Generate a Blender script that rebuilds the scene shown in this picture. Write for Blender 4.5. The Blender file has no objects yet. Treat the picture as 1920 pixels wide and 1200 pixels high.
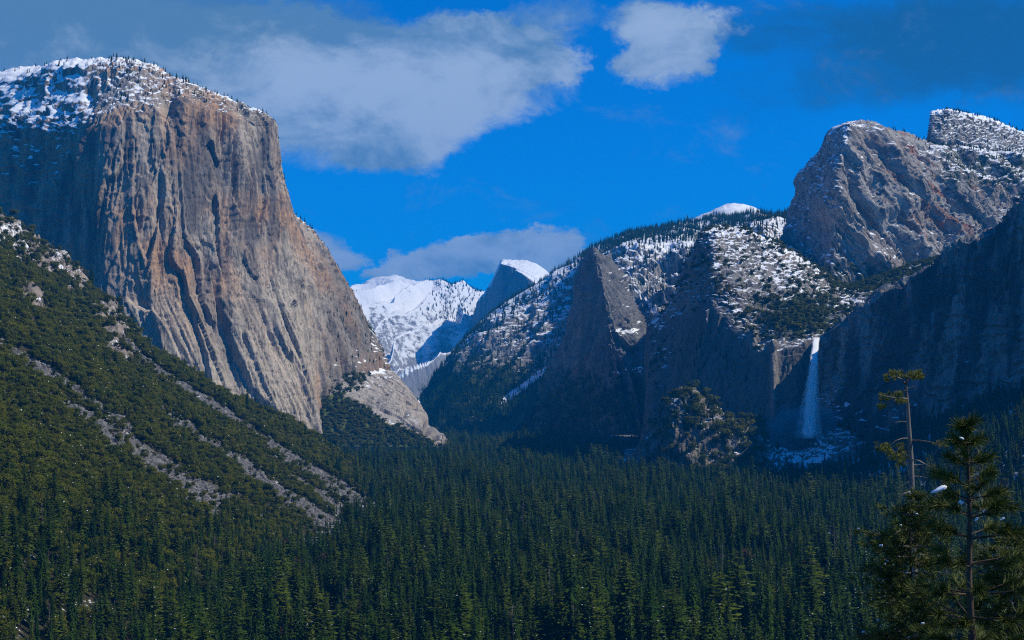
import bpy, math, random
import numpy as np
from mathutils import Vector

random.seed(7)
rng = np.random.default_rng(11)
S = bpy.context.scene
R = math.radians

# ------------------------------------------------------------------ camera
F = 2455.0                    # focal length in pixels of the 1920 px wide photograph
CAMZ = 170.0                  # overlook stands 170 m above the valley floor (z = 0)
PITCH = math.atan(140.0 / F)
cam_d = bpy.data.cameras.new('camera')
cam_d.sensor_width = 36.0
cam_d.lens = 36.0 * F / 1920.0
cam_d.clip_start = 0.5
cam_d.clip_end = 60000.0
cam = bpy.data.objects.new('camera', cam_d)
S.collection.objects.link(cam)
cam.location = (0, 0, CAMZ)
cam.rotation_euler = (math.pi / 2 + PITCH, 0, 0)
S.camera = cam

# ------------------------------------------------------------------ exposure
S.view_settings.view_transform = 'Standard'
S.view_settings.look = 'None'
S.view_settings.exposure = 0.0
S.view_settings.gamma = 1.0
S.cycles.use_denoising = False
S.cycles.filter_width = 1.15
S.cycles.use_adaptive_sampling = True
S.cycles.adaptive_threshold = 0.01
S.cycles.max_bounces = 5
S.cycles.diffuse_bounces = 2
S.cycles.glossy_bounces = 1
S.cycles.transparent_max_bounces = 12
S.cycles.volume_bounces = 0
S.render.use_persistent_data = False

# ------------------------------------------------------------------ sun and sky
SUN_AZ = R(96)               # clockwise from the view direction (+Y): from the right
SUN_EL = R(46)
sun_dir = Vector((math.sin(SUN_AZ) * math.cos(SUN_EL), math.cos(SUN_AZ) * math.cos(SUN_EL), math.sin(SUN_EL)))
sl = bpy.data.lights.new('sun', 'SUN')
sl.energy = 5.0
sl.angle = R(0.5)
sl.color = (1.0, 0.93, 0.74)
so = bpy.data.objects.new('sun', sl)
S.collection.objects.link(so)
so.rotation_euler = sun_dir.to_track_quat('Z', 'Y').to_euler()


class NT:
    """small helper to write node trees as expressions"""
    def __init__(self, tree):
        self.t = tree

    def n(self, typ, **kw):
        nd = self.t.nodes.new(typ)
        for k, v in kw.items():
            setattr(nd, k, v)
        return nd

    def link(self, a, b):
        self.t.links.new(a, b)

    def put(self, sock, v):
        if isinstance(v, bpy.types.NodeSocket):
            self.t.links.new(v, sock)
        else:
            sock.default_value = v

    def math(self, op, a, b=0.0, c=0.0, clamp=False):
        nd = self.n('ShaderNodeMath', operation=op, use_clamp=clamp)
        self.put(nd.inputs[0], a); self.put(nd.inputs[1], b); self.put(nd.inputs[2], c)
        return nd.outputs[0]

    def vmul(self, v, k):
        nd = self.n('ShaderNodeVectorMath', operation='MULTIPLY')
        self.put(nd.inputs[0], v); self.put(nd.inputs[1], k)
        return nd.outputs[0]

    def vadd(self, v, k):
        nd = self.n('ShaderNodeVectorMath', operation='ADD')
        self.put(nd.inputs[0], v); self.put(nd.inputs[1], k)
        return nd.outputs[0]

    def noise(self, vec, scale=1.0, detail=4.0, rough=0.55, dist=0.0):
        nd = self.n('ShaderNodeTexNoise')
        self.put(nd.inputs['Vector'], vec)
        nd.inputs['Scale'].default_value = scale
        nd.inputs['Detail'].default_value = detail
        nd.inputs['Roughness'].default_value = rough
        nd.inputs['Distortion'].default_value = dist
        return nd.outputs['Fac']

    def ramp01(self, v, a, b, smooth=True):
        nd = self.n('ShaderNodeMapRange', interpolation_type='SMOOTHSTEP' if smooth else 'LINEAR')
        self.put(nd.inputs['Value'], v)
        nd.inputs['From Min'].default_value = a
        nd.inputs['From Max'].default_value = b
        return nd.outputs['Result']

    def mix(self, f, a, b):
        nd = self.n('ShaderNodeMix', data_type='RGBA')
        self.put(nd.inputs[0], f)
        self.put(nd.inputs[6], a if isinstance(a, bpy.types.NodeSocket) else (*a[:3], 1))
        self.put(nd.inputs[7], b if isinstance(b, bpy.types.NodeSocket) else (*b[:3], 1))
        return nd.outputs[2]

    def attr(self, name):
        nd = self.n('ShaderNodeAttribute', attribute_name=name)
        return nd.outputs['Fac']


world = bpy.data.worlds.new('World')
S.world = world
world.use_nodes = True
wt = NT(world.node_tree)
world.node_tree.nodes.clear()
sky = wt.n('ShaderNodeTexSky', sky_type='NISHITA')
sky.sun_disc = False
sky.sun_elevation = SUN_EL
sky.sun_rotation = SUN_AZ
sky.altitude = 1400
sky.air_density = 1.0
sky.dust_density = 0.2
sky.ozone_density = 2.0
# deep polarised blue: the whole dome is tinted alike
tint = wt.n('ShaderNodeVectorMath', operation='MULTIPLY')
wt.link(sky.outputs[0], tint.inputs[0])
tint.inputs[1].default_value = (0.006, 0.70, 1.56)
# clouds: soft banks in world directions, broken up by noise
geo = wt.n('ShaderNodeTexCoord')
dirv = geo.outputs['Generated']
sep = wt.n('ShaderNodeSeparateXYZ')
wt.link(dirv, sep.inputs[0])
dx, dz = sep.outputs[0], sep.outputs[2]
warp1 = wt.noise(wt.vmul(dirv, (9.0, 9.0, 13.0)), 1.0, 9.0, 0.66)
warp2 = wt.noise(wt.vadd(wt.vmul(dirv, (9.0, 9.0, 13.0)), (7.3, 2.1, 5.5)), 1.0, 9.0, 0.66)
wx = wt.math('MULTIPLY_ADD', wt.math('SUBTRACT', warp1, 0.5), 0.13, dx)
wz = wt.math('MULTIPLY_ADD', wt.math('SUBTRACT', warp2, 0.5), 0.075, dz)


def pix_dir(px, py):
    c, s = math.cos(PITCH), math.sin(PITCH)
    x, up = (px - 960) / F, (600 - py) / F
    v = Vector((x, c - s * up, s + c * up)).normalized()
    return v


def cloud_blob(px, py, rx, ry, gain=1.0):
    d = pix_dir(px, py)
    a = wt.math('MULTIPLY', wt.math('SUBTRACT', wx, d.x), F / rx)
    b = wt.math('MULTIPLY', wt.math('SUBTRACT', wz, d.z), F / ry)
    q = wt.math('ADD', wt.math('MULTIPLY', a, a), wt.math('MULTIPLY', b, b))
    return wt.math('MULTIPLY', wt.math('SUBTRACT', 1.0, q, clamp=True), gain)


def msum(lst):
    o = lst[0]
    for x in lst[1:]:
        o = wt.math('ADD', o, x)
    return o


thick = msum([cloud_blob(*a) for a in (
    (760, 150, 330, 130, 2.2), (560, 170, 260, 150, 1.7), (900, 110, 190, 80, 2.0), (720, 250, 130, 60, 1.3),
    (1030, 35, 150, 45, 0.7),
    (1240, 80, 120, 90, 1.8), (1290, 70, 110, 60, 1.2), (1170, 130, 60, 40, 0.8),
    (1010, 470, 150, 62, 2.6), (830, 505, 150, 44, 2.2), (900, 490, 160, 50, 2.0), (750, 510, 80, 30, 1.2),
    (640, 470, 60, 34, 1.3),
    (250, 60, 560, 160, 1.1), (-60, 90, 420, 150, 0.7))])
thin = msum([cloud_blob(*a) for a in (
    (1700, 90, 420, 110, 0.9), (1850, 60, 300, 120, 0.7), (1480, 40, 260, 60, 0.5), (1500, 190, 260, 50, 0.35),
    (60, 70, 500, 150, 1.3), (300, 20, 500, 80, 0.9), (2300, 100, 500, 200, 0.8), (-700, 150, 600, 220, 0.8))])
cn = wt.noise(wt.vmul(dirv, (13.0, 13.0, 24.0)), 1.0, 10.0, 0.66, 0.5)
bright = wt.math('SUBTRACT', wt.math('MULTIPLY', msum([cloud_blob(*a) for a in ((1000, 455, 190, 70), (830, 490, 160, 60), (740, 170, 240, 110), (950, 110, 160, 70), (1240, 80, 130, 80))]), 0.07),
                 wt.math('MULTIPLY', msum([cloud_blob(*a) for a in ((60, 60, 420, 170), (300, 0, 420, 90))]), 0.10))
thick_f = wt.ramp01(wt.math('MULTIPLY_ADD', wt.math('SUBTRACT', cn, 0.5), 1.7, thick), 0.05, 1.15)
thin_f = wt.math('MULTIPLY', wt.ramp01(wt.math('MULTIPLY_ADD', wt.math('SUBTRACT', cn, 0.5), 2.4, thin), 0.0, 1.5), 0.8)
cl2 = wt.noise(wt.vmul(dirv, (8.0, 8.0, 13.0)), 1.0, 8.0, 0.6)
cloud_col = wt.mix(wt.ramp01(wt.math('ADD', bright, wt.math('ADD', wt.math('MULTIPLY', cl2, 0.55), wt.math('MULTIPLY', cn, 0.45))), 0.40, 0.62), (1.2, 2.6, 4.3), (4.2, 5.5, 7.2))
veil_col = (0.12, 0.95, 2.1)
col1 = wt.mix(thin_f, tint.outputs[0], veil_col)
col2 = wt.mix(wt.math('MULTIPLY', thick_f, 0.88), col1, cloud_col)
bg = wt.n('ShaderNodeBackground')
wt.link(col2, bg.inputs[0])
bg.inputs[1].default_value = 0.10
wo = wt.n('ShaderNodeOutputWorld')
wt.link(bg.outputs[0], wo.inputs[0])

# ------------------------------------------------------------------ helpers
CP, SP = math.cos(PITCH), math.sin(PITCH)


def unproject(px, py, Y):
    """a photo pixel at distance Y along the view axis -> world point (Y is world y)"""
    x = (np.asarray(px, float) - 960) / F
    up = (600 - np.asarray(py, float)) / F
    vy, vz = CP - SP * up, SP + CP * up
    k = np.asarray(Y, float) / vy
    return np.stack([x * k, np.asarray(Y, float) * np.ones_like(k), CAMZ + vz * k], -1)


def project(P):
    x, y, z = P[..., 0], P[..., 1], P[..., 2] - CAMZ
    d = y * CP + z * SP
    up = -y * SP + z * CP
    return 960 + F * x / d, 600 - F * up / d


_perm = np.random.default_rng(5).permutation(256).astype(np.int64)
_perm = np.concatenate([_perm, _perm, _perm])
_g = np.random.default_rng(6).normal(size=(256, 3))
_g /= np.linalg.norm(_g, axis=1)[:, None]


def perlin(p):
    p = np.asarray(p, float)
    sh = p.shape[:-1]
    p = p.reshape(-1, 3)
    i = np.floor(p).astype(np.int64)
    f = p - i
    u = f * f * f * (f * (f * 6 - 15) + 10)
    i &= 255
    out = 0
    for a in (0, 1):
        wx_ = u[:, 0] if a else 1 - u[:, 0]
        ha = _perm[i[:, 0] + a]
        for b in (0, 1):
            wy_ = u[:, 1] if b else 1 - u[:, 1]
            hb = _perm[ha + i[:, 1] + b]
            for c in (0, 1):
                wz_ = u[:, 2] if c else 1 - u[:, 2]
                g = _g[_perm[hb + i[:, 2] + c]]
                d = g[:, 0] * (f[:, 0] - a) + g[:, 1] * (f[:, 1] - b) + g[:, 2] * (f[:, 2] - c)
                out = out + wx_ * wy_ * wz_ * d
    return (out * 1.5).reshape(sh)


def fbm(p, octv=4, gain=0.5):
    o, a, s = 0, 1.0, 1.0
    for k in range(octv):
        o = o + a * perlin(p * s + 17.3 * k)
        a *= gain; s *= 2.03
    return o


def ridged(p, octv=3, gain=0.5):
    o, a, s = 0, 1.0, 1.0
    for k in range(octv):
        o = o + a * (1 - 2 * np.abs(perlin(p * s + 9.1 * k)))
        a *= gain; s *= 2.1
    return o


def saw(n, k):
    t = n * k
    fr = t - np.floor(t)
    return np.where(fr < 0.93, fr / 0.93, (1 - fr) / 0.07) - 0.5


def tri(c, a):
    """asymmetric ridge profile: rises over the first a of a period, falls over the rest"""
    f = c - np.floor(c)
    return np.where(f < a, f / a, (1 - f) / (1 - a)) - 0.5


def sstep(x, a, b):
    t = np.clip((x - a) / (b - a), 0, 1)
    return t * t * (3 - 2 * t)


def V(P, lx, ly, lz, off=0.0):
    return np.stack([P[..., 0] / lx + off, P[..., 1] / ly + off * 1.7, P[..., 2] / lz - off], -1)


def smooth_axis(a, s, axis):
    if s <= 0:
        return a
    k = np.exp(-0.5 * (np.arange(-2 * s, 2 * s + 1) / s) ** 2)
    k /= k.sum()
    n = a.shape[axis]
    idx = np.arange(n)
    out = np.zeros_like(a)
    for o, w in zip(range(-2 * s, 2 * s + 1), k):
        j = idx + o
        lo, hi = j < 0, j > n - 1
        jc = np.clip(j, 0, n - 1)
        v = np.take(a, jc, axis)
        # reflect about the end points so that edges keep their slope
        r = np.clip(np.where(lo, -j, np.where(hi, 2 * (n - 1) - j, jc)), 0, n - 1)
        e = np.take(a, np.where(lo, 0, n - 1), axis)
        m = (lo | hi).reshape([-1 if q == axis else 1 for q in range(a.ndim)])
        v = np.where(m, 2 * e - np.take(a, r, axis), v)
        out += w * v
    return out


def grid_normals(P):
    du = np.gradient(P, axis=0)
    dv = np.gradient(P, axis=1)
    n = np.cross(du, dv)
    n /= np.linalg.norm(n, axis=-1)[..., None] + 1e-9
    return n


def mesh_from(name, verts, faces_flat, nper, attrs=None, smooth=True, mats=(), midx=None):
    """numpy arrays -> mesh; nper = corners per face"""
    me = bpy.data.meshes.new(name)
    nv = len(verts)
    nf = len(faces_flat) // nper
    me.vertices.add(nv)
    me.vertices.foreach_set('co', np.asarray(verts, np.float32).ravel())
    me.loops.add(nf * nper)
    me.loops.foreach_set('vertex_index', np.asarray(faces_flat, np.int32))
    me.polygons.add(nf)
    me.polygons.foreach_set('loop_start', np.arange(0, nf * nper, nper, dtype=np.int32))
    me.polygons.foreach_set('use_smooth', np.full(nf, smooth))
    if midx is not None:
        me.polygons.foreach_set('material_index', np.asarray(midx, np.int32))
    for k, v in (attrs or {}).items():
        at = me.attributes.new(k, 'FLOAT', 'POINT')
        at.data.foreach_set('value', np.asarray(v, np.float32).ravel())
    for m in mats:
        me.materials.append(m)
    me.update(calc_edges=True)
    me.validate()
    return me


def link(name, me, parent=None, **props):
    o = bpy.data.objects.new(name, me)
    S.collection.objects.link(o)
    if parent is not None:
        o.parent = parent
    for k, v in props.items():
        o[k] = v
    return o


def empty(name, loc, **props):
    o = link(name, None, **props)
    o.location = loc
    o.empty_display_size = 1.0
    return o


def grid_faces(nu, nv):
    i = np.arange(nu - 1)[:, None] * nv + np.arange(nv - 1)[None, :]
    return np.stack([i, i + nv, i + nv + 1, i + 1], -1).reshape(-1)


class Sheet:
    """a lofted rock body: columns of (px, py, Y) rails from foot to crest to back"""
    def __init__(self, cols, useg, vseg, smu, smv):
        C = np.array(cols, float)                       # [columns, rows, 3]
        W = unproject(C[..., 0], C[..., 1], C[..., 2])
        tu = np.concatenate([np.linspace(k, k + 1, n, endpoint=False) for k, n in enumerate(useg)] + [[len(useg)]])
        tv = np.concatenate([np.linspace(k, k + 1, n, endpoint=False) for k, n in enumerate(vseg)] + [[len(vseg)]])
        assert len(useg) == C.shape[0] - 1 and len(vseg) == C.shape[1] - 1, (C.shape, len(useg), len(vseg))
        iu = np.minimum(tu.astype(int), C.shape[0] - 2); fu = (tu - iu)[:, None, None]
        A = W[iu] * (1 - fu) + W[iu + 1] * fu
        iv = np.minimum(tv.astype(int), C.shape[1] - 2); fv = (tv - iv)[None, :, None]
        B = A[:, iv] * (1 - fv) + A[:, iv + 1] * fv
        B = smooth_axis(B, smu, 0)
        B = smooth_axis(B, smv, 1)
        self.P = B
        self.tu = np.broadcast_to(tu[:, None], B.shape[:2])
        self.tv = np.broadcast_to(tv[None, :], B.shape[:2])
        self.N = grid_normals(B)
        if np.mean(np.sum(self.N * (np.array([0, 0, CAMZ]) - B), -1)) < 0:
            self.N = -self.N
        self.att = {}

    def displace(self, d):
        self.P = self.P + self.N * d[..., None]

    def finish(self, name, mat, **props):
        nu, nv = self.P.shape[:2]
        self.N = grid_normals(self.P)
        fl = grid_faces(nu, nv)
        if np.mean(np.sum(self.N * (np.array([0, 0, CAMZ]) - self.P), -1)) < 0:
            self.N = -self.N
            fl = fl.reshape(-1, 4)[:, ::-1].reshape(-1)
        me = mesh_from(name, self.P.reshape(-1, 3), fl, 4, self.att, True, [mat])
        return link(name, me, **props)

    def scatter(self, count, mask):
        """random surface points where mask > 0, evenly by area"""
        P = self.P
        area = np.linalg.norm(np.cross(P[1:, :-1] - P[:-1, :-1], P[:-1, 1:] - P[:-1, :-1]), axis=-1)
        w = (area * np.clip(mask[:-1, :-1], 0, None)).ravel()
        if w.sum() <= 0:
            return np.zeros((0, 3))
        c = rng.choice(len(w), count, p=w / w.sum())
        i, j = np.divmod(c, P.shape[1] - 1)
        a, b = rng.random((2, count, 1))
        return (P[i, j] * (1 - a) * (1 - b) + P[i + 1, j] * a * (1 - b) + P[i, j + 1] * (1 - a) * b + P[i + 1, j + 1] * a * b)


def granite_disp(P, amp=1.0, shear=0.0, z0=0.0, seed=0.0, big=1.0, slab=1.0, vert=1.0, joint=1.0):
    """relief of a granite wall in metres: buttresses, exfoliation slabs, flutes and cracks"""
    Q = P.copy()
    sh = shear * np.clip(z0 - P[..., 2], 0, None)
    Q[..., 0] = P[..., 0] - sh
    w = fbm(V(Q, 120, 120, 260, seed + 3.1), 2) * 7
    Q[..., 0] += w
    Q[..., 1] += w * 0.6
    d = 22 * big * fbm(V(Q, 240, 240, 1500 * vert, seed), 2)
    n = fbm(V(Q, 130, 130, 1200 * vert, seed + 1.3), 2)
    d = d + 15 * slab * saw(n, 2.4) * (0.35 + 0.9 * sstep(fbm(V(Q, 260, 260, 260, seed + 2.9), 2), -0.3, 0.4))
    n2 = fbm(V(Q, 46, 46, 900 * vert, seed + 5.7), 2)
    d = d + 5.0 * slab * saw(-n2, 2.6)
    n4 = fbm(V(Q, 19, 19, 420 * vert, seed + 6.9), 2)
    d = d + 2.0 * slab * saw(n4, 2.0)
    d = d + 0.8 * fbm(V(Q, 9, 9, 26 * vert, seed + 4.4), 3)
    # cross-cutting joints and small roofs
    n3 = fbm(V(Q, 190, 190, 80, seed + 8.8), 3)
    d = d + 2.4 * joint * saw(n3, 1.5)
    return d * amp


# ------------------------------------------------------------------ materials
def new_mat(name):
    m = bpy.data.materials.new(name)
    m.use_nodes = True
    m.node_tree.nodes.clear()
    t = NT(m.node_tree)
    out = t.n('ShaderNodeOutputMaterial')
    b = t.n('ShaderNodeBsdfPrincipled')
    t.link(b.outputs[0], out.inputs[0])
    b.inputs['Roughness'].default_value = 0.9
    b.inputs['Specular IOR Level'].default_value = 0.15
    return m, t, b, out


def granite_mat(name, pale=(0.36, 0.31, 0.26), tan=(0.36, 0.24, 0.15), dark=(0.10, 0.095, 0.095), red=None,
                warm=0.5, snow=0.0, scale=1.0, veg_col=(0.020, 0.032, 0.010), snow_soft=0.16, bump=0.8, lean=0.0):
    m, t, b, out = new_mat(name)
    g = t.n('ShaderNodeNewGeometry')
    pos, nor = g.outputs['Position'], g.outputs['Normal']
    s = 1.0 / scale
    if lean:
        sx = t.n('ShaderNodeSeparateXYZ'); t.link(pos, sx.inputs[0])
        cx = t.n('ShaderNodeCombineXYZ')
        t.link(t.math('MULTIPLY_ADD', sx.outputs[2], lean, sx.outputs[0]), cx.inputs[0])
        t.link(sx.outputs[1], cx.inputs[1]); t.link(sx.outputs[2], cx.inputs[2])
        pos = cx.outputs[0]
    streak = t.noise(t.vmul(pos, (s / 30, s / 30, s / 700)), 1.0, 6.0, 0.62)
    fine_streak = t.noise(t.vmul(pos, (s / 9, s / 9, s / 240)), 1.0, 5.0, 0.6)
    patch = t.noise(t.vmul(pos, (s / 190, s / 190, s / 300)), 1.0, 5.0, 0.6, 0.6)
    fine = t.noise(t.vmul(pos, (s / 9, s / 9, s / 14)), 1.0, 6.0, 0.65)
    c = t.mix(t.math('MULTIPLY', t.ramp01(patch, 0.38, 0.62), warm), pale, tan)
    fresh = t.attr('fresh')
    c = t.mix(t.math('MULTIPLY', fresh, 0.85), c, (pale[0] * 1.22, pale[1] * 1.22, pale[2] * 1.2))
    c = t.mix(t.math('MULTIPLY', t.ramp01(streak, 0.48, 0.63), t.math('SUBTRACT', 0.85, t.math('MULTIPLY', fresh, 0.55))), c, dark)
    c = t.mix(t.math('MULTIPLY', t.ramp01(fine_streak, 0.52, 0.75), 0.55), c, dark)
    c = t.mix(t.math('MULTIPLY', t.ramp01(fine, 0.35, 0.75), 0.45), c, (dark[0] * 1.6, dark[1] * 1.6, dark[2] * 1.6))
    if red:
        rn = t.noise(t.vmul(pos, (s / 60, s / 60, s / 90)), 1.0, 5.0, 0.6, 0.5)
        c = t.mix(t.math('MULTIPLY', t.ramp01(rn, 0.54, 0.66), t.attr('red')), c, red)
    c = t.mix(t.attr('stain_shade'), c, dark)  # rock stains, and on some faces shade painted into the colour
    for lx, lz, wdt, amt in ((26, 330, 0.016, 0.75), (11, 160, 0.02, 0.55), (70, 30, 0.010, 0.5)):
        cn_ = t.noise(t.vmul(pos, (s / lx, s / lx, s / lz)), 1.0, 3.0, 0.5)
        c = t.mix(t.math('MULTIPLY', t.ramp01(t.math('ABSOLUTE', t.math('SUBTRACT', cn_, 0.5)), wdt, 0.0), amt), c, (dark[0] * 0.5, dark[1] * 0.5, dark[2] * 0.5))
    # vegetation tufts, brush and ledge trees too small to build
    vn = t.noise(t.vmul(pos, (s / 22, s / 22, s / 16)), 1.0, 5.0, 0.65)
    vf = t.ramp01(t.math('ADD', t.attr('veg'), t.math('MULTIPLY', t.math('SUBTRACT', vn, 0.5), 1.6)), 0.42, 0.62)
    vcol = t.mix(t.ramp01(fine, 0.3, 0.7), veg_col, (veg_col[0] * 2.2, veg_col[1] * 2.0, veg_col[2] * 1.7))
    c = t.mix(vf, c, vcol)
    # snow lies on whatever faces up
    sepn = t.n('ShaderNodeSeparateXYZ')
    t.link(nor, sepn.inputs[0])
    sn = t.noise(t.vmul(pos, (s / 26, s / 26, s / 12)), 1.0, 7.0, 0.68)
    sf = t.math('ADD', t.math('MULTIPLY', sepn.outputs[2], 1.15), t.math('MULTIPLY', t.math('SUBTRACT', sn, 0.5), 1.9))
    sf = t.math('ADD', sf, t.attr('snow'))
    sf = t.ramp01(t.math('ADD', sf, snow), 0.72, 0.72 + snow_soft)
    c = t.mix(sf, c, (0.80, 0.82, 0.86))
    t.link(c, b.inputs['Base Color'])
    bn = t.n('ShaderNodeBump')
    bn.inputs['Strength'].default_value = bump
    bn.inputs['Distance'].default_value = 4.0 * scale
    hh = t.math('ADD', t.math('MULTIPLY', fine_streak, 1.2), fine)
    t.link(t.math('MULTIPLY', hh, t.math('SUBTRACT', 1.0, t.math('MULTIPLY', sf, 0.7))), bn.inputs['Height'])
    t.link(bn.outputs[0], b.inputs['Normal'])
    return m


def leaf_mat(name, c1, c2, zc=0.0, zk=0.25):
    """foliage: light passes through the sprays, and the crown is shaded as one soft mass"""
    m, t, b, out = new_mat(name)
    t.t.nodes.remove(b)
    oi = t.n('ShaderNodeObjectInfo')
    g = t.n('ShaderNodeNewGeometry')
    tc = t.n('ShaderNodeTexCoord')
    rnd = t.math('ADD', t.math('MULTIPLY', oi.outputs['Random'], 0.8), t.math('MULTIPLY', g.outputs['Random Per Island'], 0.25), clamp=True)
    col = t.mix(rnd, c1, c2)
    v = t.vmul(t.vadd(tc.outputs['Object'], (0, 0, -zc)), (1, 1, zk))
    nv = t.n('ShaderNodeVectorMath', operation='NORMALIZE'); t.link(v, nv.inputs[0])
    up = t.vadd(nv.outputs[0], (0, 0, 0.25))
    vt = t.n('ShaderNodeVectorTransform', vector_type='NORMAL', convert_from='OBJECT', convert_to='WORLD')
    t.link(up, vt.inputs[0])
    nn = t.n('ShaderNodeVectorMath', operation='NORMALIZE'); t.link(vt.outputs[0], nn.inputs[0])
    gm = t.vmul(g.outputs['Normal'], (0.45, 0.45, 0.45))
    sm = t.n('ShaderNodeVectorMath', operation='ADD'); t.link(nn.outputs[0], sm.inputs[0]); t.link(gm, sm.inputs[1])
    n2 = t.n('ShaderNodeVectorMath', operation='NORMALIZE'); t.link(sm.outputs[0], n2.inputs[0])
    d1 = t.n('ShaderNodeBsdfDiffuse'); d2 = t.n('ShaderNodeBsdfTranslucent')
    inv = t.vmul(n2.outputs[0], (-1, -1, -1))
    t.link(col, d1.inputs[0]); t.link(col, d2.inputs[0])
    t.link(n2.outputs[0], d1.inputs['Normal']); t.link(n2.outputs[0], d2.inputs['Normal'])
    mx = t.n('ShaderNodeMixShader')
    mx.inputs[0].default_value = 0.4
    t.link(d1.outputs[0], mx.inputs[1]); t.link(d2.outputs[0], mx.inputs[2])
    t.link(mx.outputs[0], out.inputs[0])
    return m


def plain_mat(name, c1, c2, scale, rough=0.9, stretch=(1, 1, 1), bump=0.0, bdist=0.02):
    m, t, b, out = new_mat(name)
    tc = t.n('ShaderNodeTexCoord')
    n = t.noise(t.vmul(tc.outputs['Object'], stretch), scale, 5.0, 0.6)
    t.link(t.mix(t.ramp01(n, 0.35, 0.65), c1, c2), b.inputs['Base Color'])
    b.inputs['Roughness'].default_value = rough
    if bump:
        bn = t.n('ShaderNodeBump')
        bn.inputs['Strength'].default_value = bump
        bn.inputs['Distance'].default_value = bdist
        t.link(n, bn.inputs['Height'])
        t.link(bn.outputs[0], b.inputs['Normal'])
    return m


M_conifer = leaf_mat('conifer_needles', (0.014, 0.050, 0.011), (0.072, 0.128, 0.016))
M_pine = leaf_mat('pine_needles', (0.036, 0.076, 0.011), (0.105, 0.140, 0.018))
M_shrub = leaf_mat('shrub_leaves', (0.050, 0.080, 0.008), (0.150, 0.155, 0.016), 0.35, 0.9)
M_brown = leaf_mat('bare_twigs', (0.055, 0.036, 0.025), (0.085, 0.055, 0.036), 0.4, 0.7)
M_bark = plain_mat('bark', (0.05, 0.035, 0.025), (0.11, 0.08, 0.06), 3.0, stretch=(1, 1, 0.2))
M_grey = plain_mat('weathered_wood', (0.10, 0.085, 0.075), (0.22, 0.19, 0.17), 3.0, stretch=(1, 1, 0.2))
M_snow = plain_mat('snow', (0.80, 0.82, 0.86), (0.86, 0.88, 0.90), 0.5, 0.6)
M_rock = plain_mat('talus_stone', (0.075, 0.073, 0.073), (0.22, 0.21, 0.20), 0.6)


def ground_mat():
    m, t, b, out = new_mat('forest_floor')
    g = t.n('ShaderNodeNewGeometry')
    pos, nor = g.outputs['Position'], g.outputs['Normal']
    n1 = t.noise(t.vmul(pos, (1 / 14, 1 / 14, 1 / 14)), 1.0, 6.0, 0.65)
    n2 = t.noise(t.vmul(pos, (1 / 3.2, 1 / 3.2, 1 / 3.2)), 1.0, 5.0, 0.7)
    n3 = t.noise(t.vmul(pos, (1 / 38, 1 / 38, 1 / 38)), 1.0, 6.0, 0.65)
    c = t.mix(t.ramp01(n1, 0.35, 0.65), (0.030, 0.026, 0.014), (0.050, 0.050, 0.020))
    tal = t.mix(t.ramp01(n2, 0.36, 0.64), (0.055, 0.055, 0.056), (0.21, 0.20, 0.195))
    c = t.mix(t.attr('talus'), c, tal)
    rock = t.mix(t.ramp01(n1, 0.3, 0.7), (0.11, 0.10, 0.095), (0.33, 0.27, 0.22))
    c = t.mix(t.attr('rock'), c, rock)
    sf = t.ramp01(t.math('ADD', t.math('ADD', n3, t.math('MULTIPLY', t.math('SUBTRACT', n2, 0.5), 0.8)), t.attr('snow')), 0.60, 0.68)
    c = t.mix(sf, c, (0.80, 0.82, 0.86))
    t.link(c, b.inputs['Base Color'])
    bn = t.n('ShaderNodeBump')
    bn.inputs['Strength'].default_value = 0.9
    bn.inputs['Distance'].default_value = 2.5
    t.link(n2, bn.inputs['Height'])
    t.link(bn.outputs[0], b.inputs['Normal'])
    return m


M_ground = ground_mat()
M_wall = granite_mat('tan_granite', pale=(0.43, 0.37, 0.30), tan=(0.46, 0.265, 0.14), dark=(0.10, 0.092, 0.09), warm=0.95, snow=-0.42)
M_apron = granite_mat('grey_granite', pale=(0.42, 0.38, 0.34), tan=(0.40, 0.30, 0.22), warm=0.5, snow=-0.45, veg_col=(0.040, 0.056, 0.014))
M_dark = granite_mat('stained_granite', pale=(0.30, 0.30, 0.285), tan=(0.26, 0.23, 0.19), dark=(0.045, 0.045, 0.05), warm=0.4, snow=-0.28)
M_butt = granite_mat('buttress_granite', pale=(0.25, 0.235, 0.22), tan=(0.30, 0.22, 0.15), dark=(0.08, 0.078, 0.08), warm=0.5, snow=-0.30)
M_cath = granite_mat('ruddy_granite', pale=(0.40, 0.385, 0.36), tan=(0.28, 0.21, 0.165), dark=(0.085, 0.08, 0.08), red=(0.33, 0.11, 0.04), warm=0.6, snow=-0.10, lean=0.8)
M_ridge = granite_mat('ridge_granite', pale=(0.33, 0.32, 0.31), tan=(0.28, 0.24, 0.20), dark=(0.08, 0.08, 0.085), warm=0.4, snow=-0.25, scale=1.6)
M_far = granite_mat('snowbound_granite', pale=(0.30, 0.29, 0.29), tan=(0.28, 0.25, 0.22), dark=(0.12, 0.12, 0.125), warm=0.3, snow=0.25, scale=4.0, snow_soft=0.3, bump=0.4)
M_dome = granite_mat('dome_granite', pale=(0.24, 0.235, 0.235), tan=(0.22, 0.20, 0.18), dark=(0.09, 0.09, 0.095), warm=0.3, snow=-0.30, scale=4.0, bump=0.5)

forest_pts = []      # (points, scale lo, hi, kinds, width) collected for the far woods

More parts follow.
